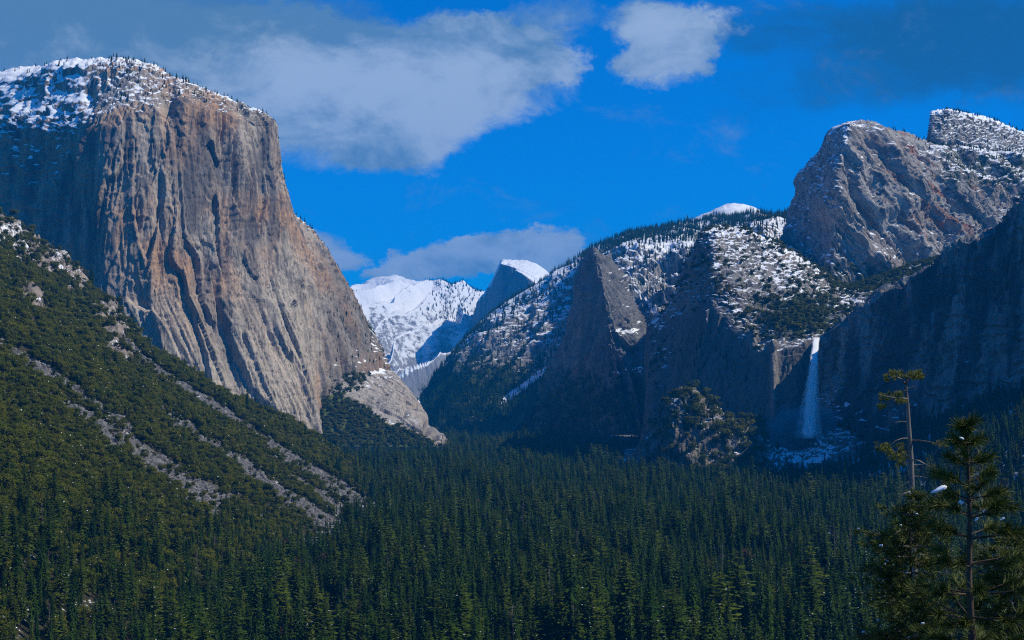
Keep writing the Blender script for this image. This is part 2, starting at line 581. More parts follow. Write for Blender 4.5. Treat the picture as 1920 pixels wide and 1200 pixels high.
# ------------------------------------------------------------------ the great tan cliff on the left
cols = [
    [(-220,760,4000),(-220,560,4020),(-220,400,4040),(-220,290,4070),(-220,170,4300),(-220,200,5200)],
    [(-60,740,3760),(-60,560,3775),(-60,400,3790),(-60,255,3820),(-60,142,4050),(-60,170,5000)],
    [(70,740,3520),(65,560,3540),(62,400,3560),(60,238,3600),(75,121,3850),(75,150,4900)],
    [(160,760,3340),(155,600,3365),(150,420,3390),(150,235,3430),(150,109,3750),(150,140,4800)],
    [(200,780,3290),(192,600,3315),(182,420,3340),(188,235,3385),(200,104,3700),(200,135,4800)],
    [(300,790,3280),(280,600,3310),(262,420,3345),(255,215,3400),(255,109,3650),(250,140,4800)],
    [(400,800,3330),(370,600,3360),(345,420,3395),(335,195,3450),(330,140,3600),(320,170,4800)],
    [(500,808,3420),(460,620,3450),(430,430,3490),(420,215,3550),(420,182,3620),(400,215,4800)],
    [(570,812,3500),(530,640,3530),(495,440,3580),(490,228,3650),(490,207,3680),(470,240,4800)],
    [(602,818,3540),(575,680,3570),(538,480,3620),(518,252,3690),(516,222,3710),(500,260,4800)],
    [(606,780,3700),(592,690,3700),(562,520,3710),(527,330,3740),(524,300,3760),(515,330,4800)],
    [(640,745,3900),(640,697,3900),(612,560,3900),(542,402,3920),(538,388,3940),(530,420,4800)],
    [(690,740,4080),(690,694,4080),(662,600,4090),(604,458,4140),(601,449,4160),(590,480,4900)],
    [(722,740,4250),(720,692,4250),(708,650,4280),(669,562,4380),(666,553,4400),(650,580,5000)],
    [(745,760,4500),(738,715,4500),(735,697,4550),(722,670,4650),(716,655,4700),(700,680,5200)]]
sh = Sheet(cols, [14,22,24,16,36,44,44,36,28,26,30,34,28,14], [75,80,100,50,16], 7, 5)
P = sh.P
tvn = sh.tv + 0.42 * fbm(V(P, 170, 170, 140, 7.7), 3)
face = sstep(tvn, 3.4, 2.9)                      # 1 on the wall, 0 on the summit slope
amp = 0.55 + 0.55 * face
amp = amp * (1 - 0.35 * sstep(sh.tv, 0.4, 0.0))
d = granite_disp(P, 1.0, 0.42, 420, 0.0, big=1.0, slab=1.05)
# the shaded corner left of the prow steps in and out more roughly
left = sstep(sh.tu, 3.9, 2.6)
d = d * (1 + 0.35 * left) + left * 12 * ridged(V(P, 60, 60, 110, 3.3), 3)
d = d + (1 - face) * (10 * saw(fbm(V(P, 60, 60, 60, 2.3), 3), 2.0) + 5 * fbm(V(P, 22, 22, 22, 1.3), 3))
# long lit apron slabs leaning to the lower right
c_ = (P[..., 0] - 0.38 * np.clip(430 - P[..., 2], 0, None)) / 95.0
d = d + 17 * saw(-c_ + 0.35 * fbm(V(P, 150, 150, 300, 6.1), 2), 1.0) * sstep(P[..., 2], 560, 330) * face
# hollows high on the wall
px, py = project(P)
for hx, hy, rx, ry, dep in ((318,190,18,48,38),(372,238,9,34,22),(412,262,7,40,20),(336,275,9,34,14),(115,170,22,12,26),(165,175,12,22,30),(440,320,6,90,16),(60,180,24,20,24),(425,470,9,90,22),(300,420,6,100,14)):
    q = ((px - hx) / rx) ** 2 + ((py - hy) / ry) ** 2
    d = d - dep * np.exp(-q * 1.2)
sh.displace(d * amp)
P = sh.P
px, py = project(P)
N = grid_normals(P); N *= np.sign(np.sum(N * (np.array([0, 0, CAMZ]) - P), -1))[..., None]
sh.att['snow'] = (0.40 - 0.36 * left) * sstep(tvn, 2.5, 3.4) - 0.10 * sstep(px, 200, 330) * (sh.tv > 2.5) + 0.42 * left * sstep(py, 520, 260) + 0.28 * sstep(sh.tv, 2.0, 2.8) * left + \
    0.50 * sstep(px, 590, 620) * sstep(py, 560, 640)
sh.att['veg'] = np.where((sh.tv > 3.2) & (px > 240), 0.30, 0.0) + 0.3 * sstep(px, 600, 640) * sstep(py, 480, 620)
sh.att['stain_shade'] = np.clip(0.75 * sstep(fbm(V(P, 75, 75, 500, 2.0), 4), 0.10, 0.5) * sstep(P[..., 2], 200, 480), 0, 0.8) * face + \
    0.45 * sstep(px, 590, 625) * face + 0.25 * left * face  # shade painted onto the right flank and the left corner
for hx, hy, rx, ry, k_ in ((340,330,14,120,0.5),(455,430,16,120,0.5),(385,585,20,70,0.45),(425,640,18,70,0.5),(505,330,8,110,0.4),(250,330,8,120,0.35),(395,300,10,120,0.45)):
    wob_ = 14 * fbm(V(P, 90, 90, 200, 3.7), 3)
    sh.att['stain_shade'] = np.clip(sh.att['stain_shade'] + k_ * np.exp(-(((px + wob_ - hx - 0.12 * (py - hy)) / rx) ** 2 + ((py - hy) / ry) ** 2)), 0, 0.85)
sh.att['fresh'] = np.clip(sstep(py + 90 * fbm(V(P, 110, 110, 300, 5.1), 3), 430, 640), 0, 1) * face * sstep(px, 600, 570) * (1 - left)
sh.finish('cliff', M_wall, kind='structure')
EC = sh
m = np.where((sh.tv > 3.25) & (sh.tv < 4.15) & (px > 205), 1.0, 0.0) + np.where((sh.tv > 3.7) & (sh.tv < 4.1) & (px <= 205), 0.16, 0)
forest_pts.append((sh.scatter(520, m), 9, 19, 'fir', 1.3))
m = sstep(px, 590, 640) * (sh.tv < 3.4) * (py > 560)
forest_pts.append((sh.scatter(120, m), 12, 22, 'fir', 1.2))

# ------------------------------------------------------------------ grey granite apron below the prow
cols = [
    [(545,832,3560),(560,775,3620),(572,712,3690),(580,704,3800)],
    [(620,835,3560),(630,770,3680),(640,703,3880),(640,697,3960)],
    [(680,838,3600),(700,770,3750),(695,699,4060),(695,693,4150)],
    [(740,838,3650),(745,770,3800),(735,700,4200),(738,696,4300)],
    [(800,838,3700),(800,800,3800),(775,738,4100),(770,738,4400)],
    [(840,838,3750),(838,825,3850),(815,788,4050),(805,788,4400)],
    [(856,846,3900),(852,842,4000),(848,832,4200),(842,835,4500)]]
sh = Sheet(cols, [40,34,34,36,26,14], [70,80,14], 6, 5)
P = sh.P
px, py = project(P)
veg = sstep(py - (716 + (px - 590) * 0.50), -8, 14)
d = granite_disp(P, 0.55, 0.6, 300, 4.0) * (1 - 0.75 * veg)
for hx, hy, rx, ry, dep in ((808,800,10,14,60),(820,812,7,8,35),(760,770,6,10,16)):
    d = d - dep * np.exp(-(((px - hx) / rx) ** 2 + ((py - hy) / ry) ** 2) * 1.2)
sh.displace(d)
P = sh.P
px, py = project(P)
tal = np.exp(-((py - (770 + (px - 690) * 0.52)) / 5) ** 2) * sstep(px, 680, 700) * sstep(px, 760, 740)
sh.att['veg'] = np.clip(1.0 * veg - tal, 0, 1) + 0.5 * np.exp(-(((px - 655) / 28) ** 2 + ((py - 712) / 14) ** 2))
sh.att['snow'] = 0.9 * sstep(py, 704, 696) * sstep(px, 730, 700) + 0.2 * tal + 0.15 * sstep(py, 740, 710)
sh.att['stain_shade'] = 0.5 * np.exp(-(((px - 810) / 22) ** 2 + ((py - 808) / 16) ** 2))  # darker round the hollows
sh.finish('apron', M_apron, kind='structure')
m = (veg > 0.5) * (1 - tal) + 0.6 * np.exp(-(((px - 650) / 30) ** 2 + ((py - 715) / 14) ** 2))
forest_pts.append((sh.scatter(1500, m * (py > 700)), 6, 15, 'mix', 1.2))

# ------------------------------------------------------------------ forested grey ridge in the middle distance
cols = [
    [(740,812,5600),(760,792,5700),(772,768,5800),(782,750,5900),(790,747,6800),(800,790,8500)],
    [(800,812,5300),(808,775,5500),(828,724,5800),(848,660,6300),(855,655,7500),(860,700,8500)],
    [(870,812,5100),(875,760,5300),(885,690,5700),(905,605,6400),(910,602,7600),(910,650,8600)],
    [(940,812,5000),(945,760,5200),(960,670,5600),(975,558,6400),(980,556,7600),(980,600,8600)],
    [(1000,812,4900),(1010,750,5100),(1020,650,5500),(1035,520,6300),(1038,517,7600),(1038,560,8600)],
    [(1038,812,4850),(1044,740,5050),(1056,640,5450),(1078,494,6200),(1085,486,7400),(1085,530,8600)],
    [(1070,812,4800),(1078,730,5000),(1090,630,5400),(1108,478,6100),(1114,469,7300),(1114,520,8600)],
    [(1110,812,4700),(1116,720,4900),(1128,610,5300),(1145,472,5900),(1152,456,7000),(1152,510,8600)],
    [(1160,812,4500),(1165,700,4700),(1175,580,5100),(1190,470,5600),(1200,438,7000),(1200,490,8600)],
    [(1220,812,4400),(1225,700,4600),(1235,580,5000),(1250,458,5600),(1265,420,6800),(1265,470,8600)],
    [(1300,812,4300),(1300,700,4500),(1300,580,4900),(1310,452,5500),(1320,411,6600),(1320,460,8600)],
    [(1380,812,4300),(1380,700,4500),(1380,580,4900),(1380,442,5500),(1380,410,6500),(1380,460,8600)],
    [(1450,812,4300),(1450,700,4500),(1450,580,4900),(1450,424,5500),(1450,406,6500),(1450,450,8600)],
    [(1530,812,4300),(1530,700,4500),(1530,580,4900),(1520,404,5500),(1510,396,6500),(1510,440,8600)]]
for k_, c_ in enumerate(cols):
    a_, b_ = c_[3], c_[4]
    mid_ = (a_[0] * 0.6 + b_[0] * 0.4, a_[1] * 0.6 + b_[1] * 0.4, a_[2] * 0.7 + b_[2] * 0.3)
    c_.insert(4, mid_)
sh = Sheet(cols, [24,28,28,26,22,20,22,30,28,34,22,20,14], [65,80,85,24,24,10], 4, 3)
sh.tv = np.where(sh.tv > 3, 3 + (sh.tv - 3) / 2, sh.tv)
P = sh.P
px, py = project(P)
c_ = (P[..., 0] * 0.9 - P[..., 2] * 0.38) / 330.0
d = granite_disp(P, 2.0, -0.2, 800, 9.0, big=1.3, slab=1.0, vert=0.8, joint=0.2) + 14 * fbm(V(P, 70, 70, 70, 3.9), 4)
d = d + 62 * tri(c_ * 0.8 + 0.35 * fbm(V(P, 700, 700, 1400, 1.1), 3), 0.35) + 44 * tri(c_ * 2.2 + 0.6 * fbm(V(P, 300, 300, 700, 4.1), 3), 0.3) + 20 * fbm(V(P, 180, 180, 420, 7.7), 3)
d = d * (1 - 0.55 * sstep(sh.tv, 2.6, 3.2)) * (0.35 + 0.65 * sstep(sh.tv, 0.0, 0.8))
d = d * (0.6 + 0.4 * sstep(px, 1020, 1080))
sh.displace(d)
P = sh.P
px, py = project(P)
low = sstep(py, 640, 740)
couloir = np.exp(-((py - (740 - (px - 960) * 0.72)) / 7) ** 2) * sstep(px, 930, 960) * sstep(px, 1060, 1030) + \
    np.exp(-((py - (770 - (px - 1150) * 0.8)) / 7) ** 2) * sstep(px, 1130, 1150) * sstep(px, 1210, 1195) + \
    np.exp(-((py - 697) / 7) ** 2) * sstep(px, 1120, 1140) * sstep(px, 1210, 1200) + \
    np.exp(-((py - (540 + (px - 1190) * 1.1)) / 6) ** 2) * sstep(px, 1185, 1200) * sstep(px, 1240, 1230) + \
    np.exp(-((py - 618) / 6) ** 2) * sstep(px, 1130, 1150) * sstep(px, 1215, 1200)
sh.att['snow'] = 0.17 * sstep(py, 660, 540) - 0.35 * low + 1.3 * np.clip(couloir, 0, 1) + 0.22 * sstep(sh.tv, 2.5, 3.0)
sh.att['veg'] = np.clip(0.28 + 0.55 * low + 0.22 * sstep(sh.tv, 2.7, 3.2) - 0.6 * couloir, 0, 1)
sh.att['stain_shade'] = 0.35 * sstep(np.abs(px - 1085), 45, 10) * sstep(py, 480, 540)  # painted shade: darkens the slope beside the spire
sh.finish('ridge', M_ridge, kind='structure')
N = sh.N
m = np.where(sh.tv > 2.75, 1.0, 0.0) * sstep(N[..., 2], 0.15, 0.45) * np.where(sh.tv < 4.3, 1, 0)
forest_pts.append((sh.scatter(5200, m * (0.55 + fbm(V(P, 260, 260, 260, 3), 3))), 22, 40, 'fir', 1.0))
m = sstep(sh.tv, 3.0, 3.5) * (sh.tv < 4.2) * (px > 1090)
forest_pts.append((sh.scatter(3600, m), 24, 44, 'fir', 1.0))
m = low * (1 - np.clip(couloir * 2, 0, 1)) + 0.16 * (sh.tv < 2.8)
forest_pts.append((sh.scatter(6500, m * sstep(N[..., 2], 0.1, 0.4) * (sh.tv < 3)), 18, 36, 'fir', 1.1))

# ------------------------------------------------------------------ pointed spire standing out from the ridge
cols = [
    [(1020,815,5080),(1066,700,5080),(1080,610,5070),(1092,530,5040),(1107,478,5000)],
    [(985,815,4900),(1040,700,4900),(1062,610,4890),(1078,535,4880),(1103,469,4860)],
    [(1082,815,4640),(1090,700,4660),(1100,600,4680),(1101,525,4710),(1107,464,4760)],
    [(1158,815,4440),(1150,700,4480),(1140,600,4530),(1130,530,4600),(1114,467,4720)],
    [(1212,815,4420),(1205,700,4500),(1190,610,4600),(1160,535,4720),(1126,476,4860)],
    [(1262,815,4700),(1240,700,4800),(1215,620,4900),(1180,545,5000),(1142,486,5100)]]
sh = Sheet(cols, [24,40,34,40,34], [50,60,60,50], 3, 3)
P = sh.P
d = granite_disp(P, 1.7, 0.15, 700, 61.0, big=1.1, slab=1.1, vert=0.6, joint=1.2) * (0.45 + 0.55 * sstep(sh.tv, 4.0, 3.2))
sh.displace(d + 24 * fbm(V(P, 130, 130, 220, 1.9), 3))
P = sh.P
px, py = project(P)
shelf = np.exp(-((py - 620) / 5) ** 2) * sstep(px, 1128, 1140) * sstep(px, 1205, 1195) + np.exp(-((py - (700 - (px - 1150) * 0.15)) / 7) ** 2) * sstep(px, 1130, 1140) * sstep(px, 1215, 1200)
sh.att['snow'] = -0.05 + 0.9 * shelf - 0.25 * sstep(py, 650, 740)
sh.att['veg'] = 0.12 + 0.5 * sstep(py, 640, 740)
sh.att['stain_shade'] = 0.6 + 0 * px  # whole spire darkened to paint in its shade
sh.finish('spire', M_ridge, kind='structure')
forest_pts.append((sh.scatter(700, sstep(py, 640, 740) * (1 - np.clip(shelf, 0, 1))), 16, 32, 'fir', 1.1))

# ------------------------------------------------------------------ smooth snow dome behind the ridge
sky_l = [(1275,424),(1295,412),(1318,400),(1340,389),(1360,381),(1378,378),(1398,380),(1416,387),(1432,398),(1452,412),(1475,424)]
cols = [[(x, 440, 6950), (x, (y + 440) / 2, 7250), (x, y, 7700), (x, y + 30, 8500)] for x, y in sky_l]
sh = Sheet(cols, [10] * 10, [24, 30, 10], 4, 3)
sh.displace(9 * fbm(V(sh.P, 140, 140, 60, 2), 4) + 5 * saw(fbm(V(sh.P, 300, 300, 90, 6), 3), 2.0))
sh.att['snow'] = np.full(sh.P.shape[:2], 0.75)
sh.att['veg'] = np.zeros(sh.P.shape[:2]); sh.att['stain_shade'] = np.zeros(sh.P.shape[:2])
sh.finish('snow_dome', M_far, kind='structure')

# ------------------------------------------------------------------ split dome far up the valley
cols = [
    [(872,660,13400),(880,610,13400),(888,585,13500),(896,582,14000),(900,640,15500)],
    [(897,660,12700),(895,615,12800),(896,566,12950),(902,562,13800),(905,640,15500)],
    [(912,660,12600),(910,600,12650),(908,548,12800),(914,546,13600),(920,620,15500)],
    [(925,660,12500),(925,590,12550),(922,528,12650),(927,526,13300),(930,600,15500)],
    [(945,660,12400),(943,570,12450),(936,491,12550),(941,487,13000),(945,580,15500)],
    [(975,660,12350),(970,575,12400),(956,497,12480),(962,486,12900),(965,580,15500)],
    [(1000,660,12300),(998,570,12330),(982,514,12400),(986,485,12900),(990,580,15500)],
    [(1018,660,12250),(1015,575,12290),(1000,530,12370),(1008,492,12900),(1012,580,15500)],
    [(1032,660,12350),(1030,590,12420),(1020,545,12550),(1027,507,12950),(1030,590,15500)],
    [(1062,660,12700),(1060,610,12800),(1052,570,13000),(1058,548,13300),(1060,600,15500)]]
sh = Sheet(cols, [16,16,16,20,26,26,22,20,20], [50,70,40,12], 3, 3)
sh.displace(granite_disp(sh.P / 3.0, 3.0 * 0.35, 0, 0, 12.0))
sh.att['snow'] = 1.15 * sstep(sh.tv, 1.95, 2.1)
sh.att['veg'] = 0.25 * sstep(sh.tv, 1.0, 0.4)
sh.att['stain_shade'] = 0.45 * sstep(sh.tv, 2.0, 1.8)  # face darker below the rim
sh.finish('split_dome', M_dome, kind='structure')

# ------------------------------------------------------------------ snow peaks closing the valley
sk = [(540,604),(600,572),(640,550),(665,538),(690,522),(712,515),(735,510),(748,516),(775,521),(800,523),(812,529),(822,522),(842,532),(865,541),(890,545),(930,551),(980,560)]
cols = []
for x, y in sk:
    cols.append([(x, 830, 10500), (x, 740, 11600), (x, 660, 12900), (x, 595, 14300), (x, y, 16000), (x, y + 50, 18500)])
sh = Sheet(cols, [14,14,16,16,16,16,12,16,16,12,12,14,16,16,20,16], [20,60,70,60,8], 5, 4)
P = sh.P
px, py = project(P)
c_ = (P[..., 0] * 0.62 - P[..., 2] * 0.78) / 620.0 + 0.25 * fbm(V(P, 1500, 3000, 1500, 1.7), 3)
rid = tri(c_ * 1.9 + 0.35 + 0.30 * fbm(V(P, 700, 1500, 700, 4.3), 3), 0.30)
big = 400 * rid * sstep(py, 525, 580) + 110 * tri(c_ * 3.7 + 0.4, 0.25) * sstep(py, 535, 580)
d = big + 90 * fbm(V(P, 1100, 1900, 1100, 5), 3) + 12 * ridged(V(P, 260, 260, 300, 2), 3) + 8 * fbm(V(P, 90, 90, 90, 8), 3)
sh.displace(d * sstep(sh.tv, 4.1, 3.7) + 25 * fbm(V(P, 200, 200, 200, 8), 3) * sstep(sh.tv, 3.6, 4.0))
P = sh.P
px, py = project(P)
sh.att['snow'] = 0.22 + 0.3 * sstep(py, 620, 560) - 0.4 * sstep(py, 660, 720) - 0.8 * sstep(px, 790, 850) * sstep(py, 640, 690)
sh.att['veg'] = 0.32 * sstep(px, 760, 850) + 0.35 * sstep(py, 680, 740)
sh.att['stain_shade'] = 0.3 * sstep(py, 640, 720)
sh.finish('snow_peak', M_far, kind='structure')
m = sstep(px, 780, 830) * (py < 600) * (py > 525) * (sh.tv < 4.1)
forest_pts.append((sh.scatter(1500, m), 30, 55, 'fir', 1.2))

# ------------------------------------------------------------------ shadowed buttress and snowy slope left of the waterfall
cols = [
    [(1235,875,3500),(1230,800,3700),(1240,700,3700),(1255,600,3700),(1280,540,3720),(1315,455,3750),(1325,445,4300)],
    [(1188,880,3330),(1205,800,3350),(1222,700,3370),(1240,600,3390),(1262,550,3400),(1305,458,3430),(1325,444,4200)],
    [(1225,882,3130),(1235,800,3150),(1250,700,3170),(1275,592,3200),(1296,522,3220),(1318,432,3260),(1335,427,4200)],
    [(1290,885,2900),(1295,800,2930),(1300,700,2960),(1328,565,3010),(1333,505,3080),(1345,428,3250),(1350,425,4100)],
    [(1350,885,2830),(1355,800,2860),(1360,710,2890),(1375,605,2940),(1380,525,3050),(1390,432,3300),(1395,429,4100)],
    [(1400,885,2780),(1405,800,2810),(1408,735,2830),(1417,662,2860),(1428,565,3000),(1440,449,3320),(1445,446,4100)],
    [(1450,885,2740),(1450,800,2770),(1450,735,2790),(1450,648,2820),(1470,572,2980),(1490,477,3320),(1495,474,4000)],
    [(1490,885,2740),(1490,800,2770),(1492,720,2790),(1495,642,2820),(1515,592,2960),(1545,514,3280),(1550,512,3900)],
    [(1520,885,2770),(1520,800,2795),(1523,720,2810),(1527,633,2830),(1542,605,2950),(1590,547,3250),(1600,542,3800)],
    [(1600,885,2850),(1600,800,2870),(1605,700,2890),(1600,628,2910),(1640,575,3000),(1680,512,3300),(1700,500,3800)],
    [(1720,885,2850),(1720,800,2870),(1720,700,2890),(1720,610,2910),(1750,540,3000),(1780,480,3300),(1800,470,3800)]]
sh = Sheet(cols, [16,30,46,44,38,34,26,22,26,24], [30,60,80,60,90,14], 5, 4)
P = sh.P
px, py = project(P)
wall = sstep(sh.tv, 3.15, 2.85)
d = granite_disp(P, 0.6, 0.0, 0, 21.0, big=0.8, slab=1.0) * wall
d = d + (1 - wall) * (9 * fbm(V(P, 90, 90, 60, 2.2), 4) + 6 * saw(fbm(V(P, 70, 70, 30, 4.2), 3), 2.0) + 3 * fbm(V(P, 14, 14, 9, 5), 3))
rib = np.exp(-((px - 1452) / 6) ** 2) * sstep(py, 630, 650) * sstep(py, 800, 740) * 16 + np.exp(-((px - 1413 + (py - 640) * -0.2) / 9) ** 2) * np.exp(-((py - 640) / 22) ** 2) * 20
edge = np.exp(-((px - 1240) / 14) ** 2) * sstep(py, 560, 620) * 30
sh.displace(d + rib + edge)
P = sh.P
px, py = project(P)
# the brush reaches down into the hanging valley above the fall
green = np.exp(-(((px - 1500) / 75) ** 2 + ((py - 590) / 38) ** 2)) + np.exp(-(((px - 1650) / 90) ** 2 + ((py - 510) / 40) ** 2))
sh.att['snow'] = np.where(sh.tv > 3.0, 0.20, 0.16) + 0.15 * sstep(px, 1300, 1250) - 0.4 * np.clip(green, 0, 1) + 0.1 * sstep(sh.tv, 4.2, 4.8)
sh.att['veg'] = np.clip((1 - wall) * 0.34 + 0.5 * green * (1 - wall), 0, 1) + 0.12 * wall
sh.att['stain_shade'] = 0.6 * wall * (1 - np.clip(rib / 10, 0, 1))  # wall shade painted into the rock colour, sunlit ribs left clear
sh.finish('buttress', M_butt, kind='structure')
m = (1 - wall) * (sh.tv < 5.4) * (0.16 + 1.6 * green)
forest_pts.append((sh.scatter(2300, m), 5, 13, 'mix', 1.3))
m = wall * (sh.tv < 2.6) * sstep(sh.N[..., 2], 0.2, 0.5)
forest_pts.append((sh.scatter(260, m), 8, 18, 'snowfir', 1.2))

# ------------------------------------------------------------------ dark leaning wall right of the waterfall
rim = [(1522,640,2890),(1540,634,2800),(1556,626,2770),(1572,604,2730),(1590,598,2700),(1606,580,2660),(1632,566,2620),(1646,548,2590),(1672,541,2550),(1690,528,2520),(1716,522,2480),
       (1728,508,2460),(1748,503,2430),(1764,484,2410),(1778,466,2390),(1792,464,2370),(1806,452,2350),(1832,450,2320),(1848,443,2300),(1864,442,2285),(1878,426,2268),(1896,402,2245),(1925,372,2210),(1960,350,2170),(2045,290,2090)]
cols = []
for x_, y_, Y_ in rim:
    base_y = 885 - (x_ - 1500) * 0.155
    cols.append([(x_ - 4, base_y, Y_ - 70), (x_ - 3, base_y * 0.55 + y_ * 0.45, Y_ - 45), (x_, y_, Y_), (x_ + 9, y_ - 5, Y_ + 320)])
sh = Sheet(cols, [12] * (len(rim) - 1), [110,150,12], 3, 3)
P = sh.P
d = granite_disp(P, 0.8, 0.0, 0, 33.0, big=0.7, slab=1.0, joint=2.0) + 7 * saw(fbm(V(P, 130, 130, 60, 3.4), 3), 1.8)
sh.displace(d)
P = sh.P
px, py = project(P)
nearfall = np.exp(-((px - 1550) / 60) ** 2) * sstep(py, 690, 740)
sh.att['snow'] = -0.1 + 0.35 * sstep(py, 700, 780) + 0.3 * nearfall - 0.35 * sstep(sh.tv, 1.75, 1.95)
sh.att['veg'] = 0.3 * sstep(py, 720, 800)
sh.att['stain_shade'] = np.clip(0.85 * sstep(fbm(V(P, 70, 70, 260, 12.0), 4), -0.15, 0.3), 0, 0.85)
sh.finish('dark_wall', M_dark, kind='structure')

# ------------------------------------------------------------------ ruddy rock peak high on the right, with a block behind it
cols = [
    [(1490,560,4250),(1490,500,4250),(1505,420,4250),(1525,350,4270),(1560,305,4300),(1580,330,5000)],
    [(1440,560,3950),(1464,447,3980),(1476,402,4000),(1494,332,4030),(1538,300,4080),(1560,306,4800)],
    [(1500,580,3720),(1500,470,3740),(1510,390,3770),(1532,310,3810),(1549,242,3880),(1570,256,4700)],
    [(1555,590,3480),(1556,500,3500),(1562,400,3540),(1575,300,3600),(1592,220,3720),(1600,240,4700)],
    [(1600,590,3460),(1600,500,3500),(1610,400,3560),(1622,310,3640),(1640,226,3780),(1650,245,4700)],
    [(1680,590,3490),(1680,500,3550),(1690,400,3620),(1695,320,3700),(1700,247,3860),(1700,270,4700)],
    [(1760,580,3530),(1760,490,3600),(1765,400,3680),(1765,330,3770),(1745,270,3940),(1745,290,4700)],
    [(1840,560,3560),(1840,470,3640),(1840,400,3720),(1840,340,3820),(1830,274,4020),(1830,300,4700)],
    [(1920,540,3600),(1920,460,3690),(1920,400,3770),(1920,340,3880),(1920,285,4080),(1920,310,4700)],
    [(2080,500,3680),(2080,440,3770),(2080,400,3850),(2080,350,3960),(2080,320,4160),(2080,340,4700)]]
sh = Sheet(cols, [14,36,34,28,44,44,44,40,26], [40,60,60,60,10], 5, 4)
P = sh.P
px, py = project(P)
left = sstep(sh.tu, 3.3, 2.7)
d = granite_disp(P, 0.9, -0.5, 900, 41.0) * (0.55 + 0.45 * left) + 16 * fbm(V(P, 150, 150, 150, 14), 3) + 6 * saw(fbm(V(P, 70, 70, 110, 4.5), 3), 1.6)
d = d + (1 - left) * (3 * fbm(V(P, 90, 90, 70, 4), 3) + 1.2 * fbm(V(P, 12, 12, 10, 4), 3))
c_ = (P[..., 0] * 0.7 + P[..., 2] * 0.7) / 120.0
L_ = np.stack([(P[..., 0] + P[..., 2] * 0.8) / 40, P[..., 1] / 60, P[..., 2] / 420], -1)
d = d + (1 - left) * 34 * tri((P[..., 0] + 0.55 * P[..., 2]) / 170 + 0.55 * fbm(V(P, 160, 160, 220, 8.1), 3), 0.3)
d = d + (1 - left) * (9 * saw(c_ + 0.25 * fbm(V(P, 200, 200, 200, 9), 2), 1.0) + 7 * saw(fbm(L_, 2), 1.8) + 4 * saw(fbm(L_ * 2.3, 2), 1.6))
sh.displace(d * (1 - 0.6 * sstep(sh.tv, 3.5, 4.0)))
P = sh.P
px, py = project(P)
slab = np.clip(np.exp(-(((px - 1680) / 60) ** 2 + ((py - 310) / 70) ** 2)) + np.exp(-(((px - 1790) / 95) ** 2 + ((py - 400) / 75) ** 2)), 0, 1)
topb = sstep(py - (250 + np.clip(px - 1640, 0, None) * 0.35), 30, -20)
sh.att['snow'] = 0.08 - 0.34 * slab + 0.10 * topb + 0.12 * left - 0.45 * sstep(sh.tv, 3.85, 4.0)
sh.att['veg'] = 0.38 * sstep(px, 1720, 1800) * sstep(py, 400, 330) + 0.4 * sstep(py, 470, 510) + 0.15
sh.att['red'] = np.clip(1.2 * slab, 0, 1)
sh.att['stain_shade'] = 0.18 * left  # shaded left face painted slightly darker
sh.finish('rock_peak', M_cath, kind='structure')
m = sstep(px, 1640, 1760) * topb + 0.8 * sstep(px, 1700, 1800) * sstep(py, 420, 330) + 1.2 * sstep(py, 465, 500) * (px > 1600)
forest_pts.append((sh.scatter(1500, m), 8, 18, 'fir', 1.4))
cols = [
    [(1750,330,4500),(1748,262,4500),(1750,228,4520),(1762,230,5000),(1762,280,5600)],
    [(1738,330,4250),(1740,252,4260),(1742,211,4300),(1756,207,4900),(1756,260,5600)],
    [(1762,335,4180),(1764,262,4220),(1772,206,4330),(1782,209,4900),(1782,260,5600)],
    [(1800,340,4200),(1800,272,4260),(1800,211,4380),(1805,212,4900),(1805,260,5600)],
    [(1860,350,4240),(1860,282,4300),(1860,226,4440),(1860,228,4900),(1860,280,5600)],
    [(1920,360,4280),(1920,294,4350),(1920,254,4480),(1920,256,4900),(1920,300,5600)],
    [(2080,380,4340),(2080,330,4420),(2080,300,4560),(2080,300,4900),(2080,340,5600)]]
sh = Sheet(cols, [14,24,36,44,44,30], [50,60,20,6], 4, 3)
P = sh.P
sh.displace(granite_disp(P, 0.5, 0, 0, 55.0) + 9 * saw(fbm(V(P, 70, 70, 40, 3), 3), 2.2))
px, py = project(sh.P)
sh.att['snow'] = 0.18 + 0.2 * sstep(sh.tv, 1.6, 2.0)
sh.att['veg'] = np.full(sh.P.shape[:2], 0.34); sh.att['stain_shade'] = np.full(sh.P.shape[:2], 0.25); sh.att['red'] = np.zeros(sh.P.shape[:2])
sh.finish('summit_block', M_cath, kind='structure')
forest_pts.append((sh.scatter(500, sstep(sh.tv, 0.8, 1.2) * (px > 1765) * (sh.tv < 3)), 9, 20, 'fir', 1.4))

# ------------------------------------------------------------------ wooded rubble mounds at the foot of the waterfall
top = [(1150,885,870),(1195,872,862),(1215,840,815),(1240,800,770),(1262,765,738),(1300,752,722),(1325,775,752),(1365,800,780),(1410,812,795),(1435,822,806),(1452,842,824),(1480,852,834),(1510,846,826),(1545,828,808),(1590,812,792),(1640,815,798),(1720,820,800)]
cols = [[(x, 905, 2500), (x, ym + 30, 2560), (x, ym, 2610), (x, yt, 2670), (x, yt + 6, 2740)] for x, ym, yt in top]
sh = Sheet(cols, [14,16,18,18,22,18,22,22,16,14,16,16,18,20,20,24], [30,30,40,14], 4, 3)
P = sh.P
px, py = project(P)
sh.displace(14 * fbm(V(P, 60, 60, 60, 3), 4) + 7 * saw(fbm(V(P, 45, 45, 40, 6), 3), 2.0) + 2.5 * fbm(V(P, 10, 10, 10, 2), 3))
P = sh.P
px, py = project(P)
fan = np.exp(-(((px - 1540) / 65) ** 2 + ((py - 825) / 30) ** 2)) + np.exp(-(((px - 1500) / 55) ** 2 + ((py - 860) / 26) ** 2))
sh.att['snow'] = 0.02 + 0.45 * np.clip(fan, 0, 1)
